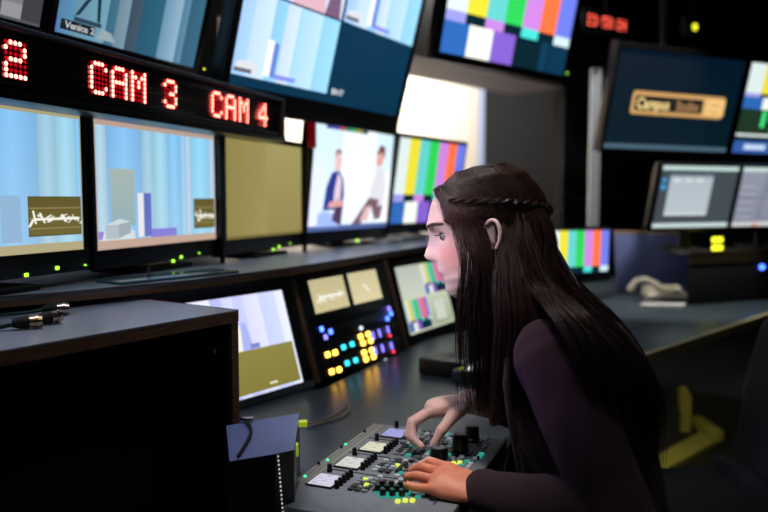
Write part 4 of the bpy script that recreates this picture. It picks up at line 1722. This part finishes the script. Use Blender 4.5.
# near (left) hand resting on the keys
Dn = (V(436, 478, 1.235) - WRN).normalized()
latn = Vector((.42, .80, .30))
latn = (latn - Dn * latn.dot(Dn)).normalized()
upn = latn.cross(Dn)
if upn.z < 0:
    upn = -upn
MC = WRN + Dn * .072 + upn * .006
body.tube([WRN - Dn * .02, WRN, WRN + Dn * .02, WRN + Dn * .045, WRN + Dn * .068], [.027, .028, .034, .039, .040], 24, flat=.50, side=latn)
nails = []
for k, (off, l1, l2, l3, r0, r1, sprd) in enumerate(((.030, .040, .024, .018, .0088, .0070, .10), (.0105, .044, .027, .019, .0090, .0072, .03), (-.010, .041, .025, .018, .0086, .0068, -.05), (-.030, .033, .019, .016, .0078, .0062, -.20))):
    a = MC + latn * off - upn * (.003 if abs(off) > .02 else 0)
    d1 = (Dn + latn * sprd + upn * (-.06)).normalized()
    p1 = a + d1 * l1
    d2 = (Dn * .62 + latn * sprd * .5 - ZZ * .80).normalized()
    p2 = p1 + d2 * l2
    d3 = (Dn * .05 - ZZ * 1.).normalized()
    p3 = p2 + d3 * l3
    if p3.z < .790:
        dzf = .790 - p3.z
        p3.z += dzf
        p2.z += dzf * .55
    body.tube([a - d1 * .035 - upn * .004, a], [.009, .0105], 12)
    finger(body, [a, p1, p2, p3], r0 * 1.06, r1)
tb = WRN + Dn * .018 + latn * .024 - upn * .008
finger(body, [tb, tb + Dn * .026 + latn * .020 - ZZ * .006, tb + Dn * .052 + latn * .022 - ZZ * .012, tb + Dn * .072 + latn * .012 - ZZ * .016], .0125, .0085)
# far (right) hand, fingers and thumb closing on a knob
MF = V(431, 409, 1.445)
Df = (MF - WRF).normalized()
latf = Vector((-.35, -.92, 0.05))
latf = (latf - Df * latf.dot(Df)).normalized()
upf = latf.cross(Df)
if upf.z < 0:
    upf = -upf
body.tube([WRF - Df * .02, WRF, WRF + Df * .02, WRF.lerp(MF, .6), MF - Df * .006], [.026, .027, .033, .038, .038], 24, flat=.52, side=latf)
for k, (off, r0, r1) in enumerate(((.028, .0092, .0070), (.0095, .0094, .0072), (-.0100, .0090, .0070), (-.028, .0080, .0062))):
    a = MF + latf * off - upf * .002
    tip = V(421.5 - (0, 3.5, 7, 9)[k], 446.5 - (0, 1, 3, 6)[k], 1.385 + .019 * k)
    pip = V(412.5 - (0, 1.5, 1.5, -1)[k], 424 - (0, 2, 2.5, 1)[k], 1.412 + .019 * k)
    dip = pip.lerp(tip, .58) + Df * .010
    body.tube([a - Df * .035 - upf * .004, a], [.009, .0108], 12)
    finger(body, [a, pip, dip, tip], r0 * 1.05, r1)
tb = WRF + Df * .016 + latf * .024 - upf * .010
finger(body, [tb, V(452, 417, 1.395), V(441, 431, 1.375), V(433.5, 445.5, 1.37)], .0140, .0082)

BROW_U = .036


def skin(p):
    f, l, u = hloc(p)
    base = (228, 190, 184)
    if f > .05 and abs(l) < .1:
        if -.070 < u < -.046 and abs(l) < .024 and f > .082:
            t = max(0, 1 - ((u + .058) / .010) ** 2) * max(0, 1 - (l / .024) ** 2)
            return tuple(a + (b - a) * min(1, t * 1.4) for a, b in zip(base, (170, 88, 96)))
        t = math.exp(-((abs(l) - .048) / .02) ** 2 - ((u + .02) / .025) ** 2) * .5
        return tuple(a + (b - a) * t for a, b in zip(base, (214, 130, 118)))
    if p.z < .95:
        n = noise.noise(p * 60)
        return (228 + n * 10, 146 + n * 16, 116 + n * 12)
    return base


wo = thing('person', 'woman in a dark burgundy cardigan with long brown hair leaning over the switcher', 'person', Vector((.42, 1.335, 0)))
SKIN = attr_mat('skin', .48, sss=.12, bump=.06, bscale=250, spec=.4)
bd = remeshed('body', body, .0022, 3, SKIN, wo, colfn=skin)
# eyes
EYW = mat('eye_white', (150, 144, 148), .15)
for sd in (1, -1):
    c = hw_(.0738, sd * .0315, .0165)
    mb = MB()
    mb.ball(c, .0112, 20)
    e = build('eye', mb, EYW, wo, smooth=True)
    mb = MB()
    gz = (HF * 1 - ZZ * .25).normalized()
    mb.lathe(c + gz * .0094, gz * .0024, [(0, .0074), (.6, .0060), (1, .0034)], 16)
    build('iris', mb, mat('iris_dark', (30, 22, 20), .1), e, smooth=True)
    mb = MB()
    for k in range(9):                   # upper lid and lashes
        pass
    for lo, hi in ((26, 95), (-95, -24)):
        rows_ = []
        for e_ in range(7):
            el = R(lo + (hi - lo) * e_ / 6)
            rows_.append([c + (HF * math.cos(R(az)) * math.cos(el) + HL * sd * math.sin(R(az)) * math.cos(el) + HU * math.sin(el)) * (.0124 if 0 < e_ < 6 else .0118) for az in range(-90, 91, 12)])
        mb.grid(rows_, close=False, cap=False)
    build('eyelid', mb, mat('lid_skin', (214, 160, 146), .5), wo, smooth=True)
    mb = MB()
    for i in range(9):
        a = R(-50 + i * 13)
        q = c + (HF * math.cos(a) + HL * sd * math.sin(a)) * .0140 + HU * .003
        mb.tube([q, q + HF * .005 - HU * .001, q + HF * .009 + HU * .001], [.0004, .0003, .0001], 4, ends=False)
    for el_, r_ in ((25, .0010), (-23, .0005)):
        mb.tube([c + (HF * math.cos(R(az)) * math.cos(R(el_)) + HL * sd * math.sin(R(az)) * math.cos(R(el_)) + HU * math.sin(R(el_))) * .0127 for az in range(-60, 76, 12)], r_, 6)
    build('eyelash', mb, mat('lash', (20, 14, 14), .6), wo)
    mb = MB()
    bq = []
    for k in range(8):
        th = R(12 + k * 5.5) * sd
        f, l, u = headpt(th, .0365 + .004 * math.sin(k / 7 * 2.6), .0005)
        bq.append(hw_(f, l, u))
    mb.tube(bq, [.0016, .0030, .0036, .0036, .0034, .003, .0024, .0014], 6, flat=.6)
    build('eyebrow', mb, mat('brow_hair', (58, 40, 36), .7), wo, smooth=True)

# ---- clothes
FAB = mat('burgundy_knit', (36, 9, 23), .9, sheen=.05, bump=.5, bscale=700, var=.15, vscale=12)
cl = MB()
torso(cl, .012)
arm(cl, SHN, ELN, WRN.lerp(ELN, .04), .013, 1.)
arm(cl, SHF, ELF, WRF, .012, .55)
# collar roll
cr = ring_at(NB + ZZ * .022 + FWD * .022, ZZ + FWD * .5, .066, .062, 24)
cl.tube(cr + [cr[0]], .012, 10, ends=False)
cg = remeshed('cardigan', cl, .0045, 4, FAB, wo, noise_amp=.006, nscale=14)
# cuff on the near sleeve
mb = MB()
da = (WRN - ELN).normalized()
ww0 = WRN - da * .012
mb.tube([ww0 - da * .035, ww0 - da * .01, ww0], [.0375, .036, .0365], 24, ends=False)
build('cuff', mb, mat('burgundy_rib', (38, 10, 25), .85, bump=.6, bscale=400), wo, smooth=True)
# black top seen in the open front
tp = MB()
rs = []
for t, hw, hd in ((.35, .06, .02), (.6, .085, .05), (1., .10, .05), (1.4, .10, .04), (1.8, .09, .03), (2.1, .08, .02)):
    c = NB.lerp(CHs, t) if t <= 1 else CHs.lerp(WA, t - 1) if t <= 2 else WA.lerp(PE, t - 2)
    depth = {.35: .070, .6: .094, 1.: .125, 1.4: .112, 1.8: .098, 2.1: .100}[t]
    rs.append(ring_at(c + FWD * (depth - hd + .012), ZZ, hw, hd + .010, 24))
tp.grid(rs)
build('black_top', tp, mat('black_jersey', (20, 20, 26), .8, bump=.4, bscale=500), wo, smooth=True)
# lapel edge running down the front
mb = MB()
lp = [V(517, 327, 1.235), V(508, 352, 1.215), V(507, 385, 1.205), V(512, 425, 1.20), V(520, 470, 1.20), V(528, 505, 1.20)]
mb.tube(lp, [.010, .014, .015, .014, .013, .012], 10, flat=.45, side=LATB)
build('lapel', mb, FAB, wo, smooth=True)
# pendant
mb = MB()
pdt = V(507, 470, 1.30)
mb.lathe(pdt + ZZ * .02, -ZZ * .036, [(0, .001), (.3, .004), (.7, .0055), (1, .001)], 12)
mb.tube([pdt + ZZ * .02, pdt + ZZ * .09 + Vector((.01, .0, 0)), pdt + ZZ * .2 + Vector((.02, 0, 0))], .0008, 6)
build('pendant', mb, mat('dark_pendant', (50, 30, 26), .35), wo, smooth=True)
# trousers, shoes
tr_ = MB()
tr_.ball(PE - ZZ * .03, (.135, .17, .10), 24)
for sd, kx, ky in ((1, -.02, 1.20), (-1, -.02, 1.46)):
    hp = PE + LATB * sd * .085 - ZZ * .04
    kn = Vector((kx, ky, .50))
    an = Vector((kx + .02, ky, .10))
    tr_.tube([hp, hp.lerp(kn, .5), kn, kn.lerp(an, .35), an], [.09, .078, .060, .055, .042], 20)
remeshed('trousers', tr_, .008, 4, mat('dark_denim', (22, 24, 34), .85), wo)
for ky in (1.20, 1.46):
    mb = MB()
    mb.tube([Vector((.04, ky, .05)), Vector((-.02, ky, .05)), Vector((-.16, ky, .035))], [.045, .048, .032], 14)
    build('shoe', mb, MATTEB, wo, smooth=True)
# ---- hair: a close cap, a fall down the back, and loose strands
HAIR = mat('brown_hair', (30, 20, 20), .36, spec=.6, var=.35, vscale=25)
hr = MB()


def hair_ok(th, u):
    f, l, _ = headpt(th, u, 0, False)
    a = abs(math.degrees(th))
    if f > .083 and u < .10:
        return False
    lim = interp([(.085, .098), (.072, .080), (.060, .062), (.052, .03), (.046, -.005), (.036, -.02), (.026, .022), (-.022, .026), (-.03, -.05), (-.12, -.09)][::-1], f)
    return u > lim


NA, NB2 = 90, 60
cap = {}
for i in range(NB2 + 1):
    u = -.07 + (.1195 + .07) * i / NB2
    for j in range(NA + 1):
        th = -math.pi + 2 * math.pi * j / NA
        f0_ = headpt(th, u, 0, False)[0]
        of_ = .009 if f0_ < .03 else max(.002, .009 - (f0_ - .03) * .14)
        f, l, uu = headpt(th, u, of_, False)
        cap[i, j] = hw_(f, l, uu + .009 * max(0, u) / .12 * (1 if f0_ < .03 else max(.1, 1 - (f0_ - .03) * 18)))
for i in range(NB2):
    for j in range(NA):
        th = -math.pi + 2 * math.pi * (j + .5) / NA
        u = -.07 + (.1195 + .07) * (i + .5) / NB2
        if hair_ok(th, u):
            hr.face([cap[i, j], cap[i, j + 1], cap[i + 1, j + 1], cap[i + 1, j]])
hr.face([cap[NB2, j] for j in range(NA)])
# volume falling over the back
hr.tube([hw_(-.05, .0, .02), hw_(-.06, 0, -.03), V(537, 268, 1.335), V(556, 303, 1.325), V(585, 336, 1.315), V(610, 372, 1.31), V(624, 415, 1.31)], [.060, .066, .070, .072, .074, .066, .04], 24, side=LATB, flat=.72)
# thick lock behind the ear, down in front of the shoulder
hr.tube([hw_(-.03, .062, .012), hw_(-.03, .07, -.03), V(509, 285, 1.262), V(510, 325, 1.245), V(506, 365, 1.245), V(500, 400, 1.26), V(494, 424, 1.275)], [.02, .026, .029, .028, .023, .014, .004], 16)
hair = build('hair', hr, HAIR, wo, smooth=True)

cu = bpy.data.curves.new('strands', 'CURVE')
cu.dimensions = '3D'
cu.bevel_depth = .00058
cu.bevel_resolution = 0
cu.resolution_u = 3
rh = random.Random(11)


def catmull(pts, n):
    out = []
    P = [pts[0]] + pts + [pts[-1]]
    m = len(pts) - 1
    for i in range(n + 1):
        t = i / n * m
        k = min(int(t), m - 1)
        t -= k
        p0, p1, p2, p3 = P[k], P[k + 1], P[k + 2], P[k + 3]
        out.append(.5 * ((2 * p1) + (p2 - p0) * t + (2 * p0 - 5 * p1 + 4 * p2 - p3) * t * t + (3 * p1 - p0 - 3 * p2 + p3) * t ** 3))
    return out


def strand(pts, rad=1.):
    sp_ = cu.splines.new('POLY')
    sp_.points.add(len(pts) - 1)
    base = wl(wo)
    n = len(pts)
    for i, p in enumerate(pts):
        q = p - base
        sp_.points[i].co = (q.x, q.y, q.z, 1)
        sp_.points[i].radius = rad * (1 - .75 * (i / (n - 1)) ** 3)


def bundle(guide, radii, count, n=16, wav=.003, rad=1., flat=1., axis=None, keep=1.):
    g = catmull(guide, n)
    for _ in range(count):
        a = rh.uniform(0, 2 * math.pi)
        q = rh.random() ** .5
        ph = rh.uniform(0, 6)
        fr = rh.uniform(.5, 1.6)
        off = Vector((math.cos(a) * q, math.sin(a) * q, 0))
        end = int(len(g) * rh.uniform(.8, 1)) if keep < 1 else len(g)
        out = []
        for i in range(max(4, end)):
            t = i / n
            rr = interp([(k / (len(radii) - 1), r) for k, r in enumerate(radii)], t)
            T = (g[min(i + 1, n)] - g[max(i - 1, 0)]).normalized()
            X = (LATB - T * LATB.dot(T)).normalized()
            Y = T.cross(X)
            w = wav * math.sin(ph + t * 6 * fr)
            out.append(g[i] + X * (off.x * rr + w) + Y * ((off.y * rr) * flat + w * .6))
        strand(out, rad * rh.uniform(.7, 1.25))


def scalp(p0, p1, sd=1, n=14, off=.011, lift=0.):
    out = []
    for i in range(n + 1):
        t = i / n
        te = t * t * (3 - 2 * t)
        th = p0[0] + (p1[0] - p0[0]) * t
        u = p0[1] + (p1[1] - p0[1]) * te
        f0_ = headpt(R(th) * sd, u, 0, False)[0]
        of_ = off if f0_ < .03 else max(.003, off - (f0_ - .03) * .14)
        f, l, uu = headpt(R(th) * sd, u, of_, False)
        out.append(hw_(f, l, uu + of_ * max(0, u) / .12))
    return out


# combed from the parting down and back to the twist
for sd in (1, -1):
    for _ in range(520 if sd == 1 else 160):
        a0 = rh.uniform(22, 150)
        u1 = rh.uniform(.035, .062)
        st_ = scalp((a0, .113 - rh.random() * .006 - (.012 if a0 < 45 else 0)), (min(178, max(88, a0 + rh.uniform(20, 60))), u1), sd, off=.0095 + rh.random() * .003)
        strand(st_, 1.1)
    for _ in range(420 if sd == 1 else 120):            # back below the twist
        a0 = rh.uniform(100, 176)
        st_ = scalp((a0, rh.uniform(.05, .075)), (min(179, a0 + rh.uniform(-5, 25)), rh.uniform(-.06, -.03)), sd, off=.0095 + rh.random() * .004)
        strand(st_, 1.1)
    for _ in range(260 if sd == 1 else 60):            # temple, swept down in front of the ear
        f0 = rh.uniform(44, 66)
        st_ = scalp((f0, .098 - (f0 - 40) * .0010 + rh.uniform(-.004, .004)), (f0 + rh.uniform(18, 34), rh.uniform(-.005, .035)), sd, off=.0085 + rh.random() * .004)
        strand(st_, 1.)
# the twist: two wound locks from the temple to the back of the head
for sd in (1, -1):
    for ph0 in (0, math.pi):
        g = []
        for i in range(26):
            t = i / 25
            th = 66 + 106 * t
            u = .070 - .045 * t + .003 * math.sin(ph0 + t * 34)
            f, l, uu = headpt(R(th) * sd, u, .0105 + .0025 * math.cos(ph0 + t * 34), False)
            g.append(hw_(f, l, uu + .006))
        bundle(g, [.002, .0035, .0042, .0045, .004], 60, n=50, wav=.0004, rad=.9)
bundle([hw_(-.095, .0, .038), hw_(-.106, .008, .034), hw_(-.110, 0, .024), hw_(-.098, -.006, .016)], [.004, .008, .008, .004], 60, wav=.004)
# back fall
for k in range(7):
    o_ = (k - 3) * .022
    bundle([hw_(-.085, o_ * .9, .03), hw_(-.092, o_, -.02), V(545, 262, 1.33) + LATB * -o_ * -1.1, V(569, 297, 1.32) + LATB * o_ * 1.2, V(603, 330, 1.31) + LATB * o_ * 1.4, V(633, 366, 1.30) + LATB * o_ * 1.5, V(646, 405, 1.30) + LATB * o_ * 1.6, V(648, 470, 1.31) + LATB * o_ * 1.5], [.016, .022, .026, .028, .030, .028, .024, .014], 150, n=18, wav=.005, rad=1.15, keep=.5)
bundle([hw_(-.06, .06, .03), hw_(-.06, .075, -.02), V(538, 282, 1.245), V(560, 312, 1.22), V(590, 345, 1.20), V(612, 385, 1.20)], [.012, .022, .026, .026, .022, .02], 260, n=16, wav=.004)
bundle([hw_(-.045, .066, .028), hw_(-.045, .078, -.03), V(527, 290, 1.235), V(538, 325, 1.21), V(545, 370, 1.205)], [.012, .02, .022, .018, .012], 140, n=14, wav=.004)
# hair spread over the back of the near shoulder
for k in range(4):
    bundle([hw_(-.05 - .01 * k, .062, .01), V(534 + 5 * k, 283, 1.245), V(549 + 8 * k, 306, 1.17), V(566 + 11 * k, 332, 1.125), V(584 + 14 * k, 372, 1.10), V(598 + 14 * k, 420, 1.09)], [.010, .016, .014, .014, .014, .010], 110, n=16, wav=.004, flat=.5)
# lock behind the ear down the front
bundle([hw_(-.028, .068, .03), hw_(-.03, .078, -.02), V(508, 283, 1.245), V(512, 320, 1.225), V(508, 360, 1.225), V(501, 398, 1.24), V(494, 424, 1.26)], [.008, .020, .028, .030, .026, .018, .006], 420, n=18, wav=.004)
# strands in front of the ear, apart from each other
for (x1, x2, x3, x4, cnt, rr) in ((473, 470, 472, 474, 40, .006), (466, 461, 463, 470, 22, .006), (478, 478, 480, 480, 60, .006), (484, 486, 487, 484, 70, .007), (461, 456, 457, 466, 8, .005), (490, 493, 492, 488, 90, .008), (470, 466, 462, 458, 10, .008), (481, 474, 474, 478, 40, .005)):
    bundle([hw_(.044 - (x1 - 470) * .0012, .070, .055), hw_(.036 - (x1 - 470) * .0016, .080, .015), V(x1, 262, 1.262), V(x2, 310, 1.262), V(x3, 360, 1.265), V(x4, 402, 1.275), V(x4 + 3, 419, 1.285)], [.004, .005, rr * .8, rr, rr, rr * .7, .003], cnt, n=18, wav=.0035, keep=.5)
bundle([hw_(.046, .066, .06), hw_(.05, .074, .01), V(463, 268, 1.268), V(462, 290, 1.27)], [.003, .004, .005, .006], 18, n=10, wav=.002)
# far side curtain of hair
bundle([hw_(.035, -.07, .05), hw_(.03, -.082, .0), V(470, 285, 1.43), V(478, 340, 1.43), V(484, 400, 1.42)], [.006, .01, .016, .016, .008], 120, n=14, wav=.004)
# flyaways
for _ in range(70):
    a0 = rh.uniform(60, 175)
    u0 = rh.uniform(.02, .11)
    f, l, uu = headpt(R(a0), u0, .012, False)
    p_ = hw_(f, l, uu + .01)
    d_ = (p_ - HO).normalized()
    e_ = p_ + d_ * rh.uniform(.006, .022) - HF * rh.uniform(0, .03)
    e2_ = e_ - HF * rh.uniform(.005, .03) - HU * rh.uniform(.0, .04)
    strand(catmull([p_, p_.lerp(e_, .6) + HU * .004, e_, e2_], 8), .45)
cu.materials.append(mat('brown_hair_strand', (46, 30, 28), .36, spec=.5))
so = bpy.data.objects.new('hair_strands_src', cu)
COL.objects.link(so)
bpy.context.view_layer.update()
sm = bpy.data.meshes.new_from_object(so.evaluated_get(bpy.context.evaluated_depsgraph_get()))
bpy.data.objects.remove(so)
for p_ in sm.polygons:
    p_.use_smooth = True
sm.name = 'hair_strands'
so = bpy.data.objects.new('hair_strands', sm)
COL.objects.link(so)
so.parent = hair
so['kind'] = 'stuff'
# stool she sits on
sc_ = Vector((.43, 1.335, 0))
stl = thing('swivel_stool', 'dark swivel stool the woman sits on', 'stool', sc_)
mb = MB()
mb.lathe(sc_ + ZZ * .36, ZZ * .06, [(0, .17), (.2, .195), (.8, .20), (1, .18)], 32)
build('seat', mb, TEALF, stl, smooth='auto')
star_base(stl, sc_, .26, .365, MATTEB)

# ------------------------------------------------------------------ light
W_ = bpy.data.worlds.new('world')
S.world = W_
W_.use_nodes = True
W_.node_tree.nodes['Background'].inputs['Color'].default_value = (.01, .012, .016, 1)
W_.node_tree.nodes['Background'].inputs['Strength'].default_value = .2


def area(name, loc, target, size, power, col):
    l = bpy.data.lights.new(name, 'AREA')
    l.size = size
    l.energy = power
    l.color = col
    o = bpy.data.objects.new(name, l)
    COL.objects.link(o)
    o.location = loc
    o.rotation_euler = (Vector(target) - Vector(loc)).to_track_quat('-Z', 'Y').to_euler()
    return o


def spot(name, loc, target, power, col, angle=40, blend=.5, size=.05):
    l = bpy.data.lights.new(name, 'SPOT')
    l.spot_size = R(angle)
    l.spot_blend = blend
    l.shadow_soft_size = size
    l.energy = power
    l.color = col
    o = bpy.data.objects.new(name, l)
    COL.objects.link(o)
    o.location = loc
    o.rotation_euler = (Vector(target) - Vector(loc)).to_track_quat('-Z', 'Y').to_euler()
    return o


area('added_fill_cool', (-.35, 1.3, 2.9), (.0, 1.5, .9), .6, 8, (.80, .86, 1.))  # added unseen lamp, cool light over desk and console
area('added_fill_warm', (.9, .2, 2.95), (-.2, 2.0, .9), .6, 3.2, (1., .93, .84))  # added unseen lamp, dim warm fill for the wooden edges
spot('switcher_downlight', (-.12, 1.05, 2.75), (.12, 1.36, .8), 95, (1., .84, .74), 20, .7)
spot('added_face_spot_violet', (-.62, .98, 1.62), (.09, 1.33, 1.17), 48, (.80, .80, 1.), 15, .7, .08)  # added unseen lamp, stands in for screen light on the face
spot('added_cheek_spot_red', (-.1, .15, 2.3), (.115, 1.30, 1.205), 36, (1., .14, .07), 4.5, .9, .02)  # added narrow beam for the red glow on her cheek
spot('added_shoulder_spot_violet', (-.55, 1.22, 1.5), (.19, 1.17, 1.0), 16, (.62, .25, 1.), 12, .8, .05)  # added unseen lamp for the purple rim on the near shoulder
spot('back_spot_warm', (1.3, 2.3, 2.9), (.3, 1.35, 1.1), 10, (1., .45, .28), 26)
spot('added_far_desk_spot', (1.25, 3.0, 3.0), (1.35, 3.75, .75), 190, (1., .95, .85), 34)  # added unseen lamp to brighten the far desk
spot('added_cabinet_spot', (-.75, 1.35, 2.85), (-.5, 1.35, 1.05), 26, (.86, .88, 1.), 30, .8)  # added unseen lamp to brighten the cabinet top
spot('added_ledge_spot', (.25, 1.9, 2.95), (-.2, 2.35, 1.08), 34, (.9, .94, 1.), 20, .8)  # added unseen lamp to brighten the ledge
spot('added_door_spot', (1.1, 3.9, 3.0), (1.33, 4.75, 1.5), 34, (.95, .97, 1.), 50)  # added unseen lamp aimed at the pale strip
spot('added_under_desk_spot', (1.3, 3.2, .68), (1.32, 3.5, 0), 5., (1., .95, .5), 120)  # added unseen lamp that lifts the light patch boards
wcen = P0 + pw_ * -.6
area('studio_light', wcen - pn * .55 + ZZ * 2.95, wcen - pn * 1.35 + ZZ * 1.6, 1.6, 215, (1., .95, .89))
area('studio_light_side', P0 + pw_ * .5 - pn * .5 + ZZ * 2.9, P0 + pw_ * .5 - pn * 1.3 + ZZ * 1.4, .8, 60, (1., .97, .94))
S.view_settings.view_transform = 'Standard'
S.view_settings.look = 'None'
S.view_settings.exposure = 0
S.view_settings.gamma = 1
S.cycles.use_denoising = True
S.cycles.max_bounces = 6
S.cycles.sample_clamp_indirect = 3
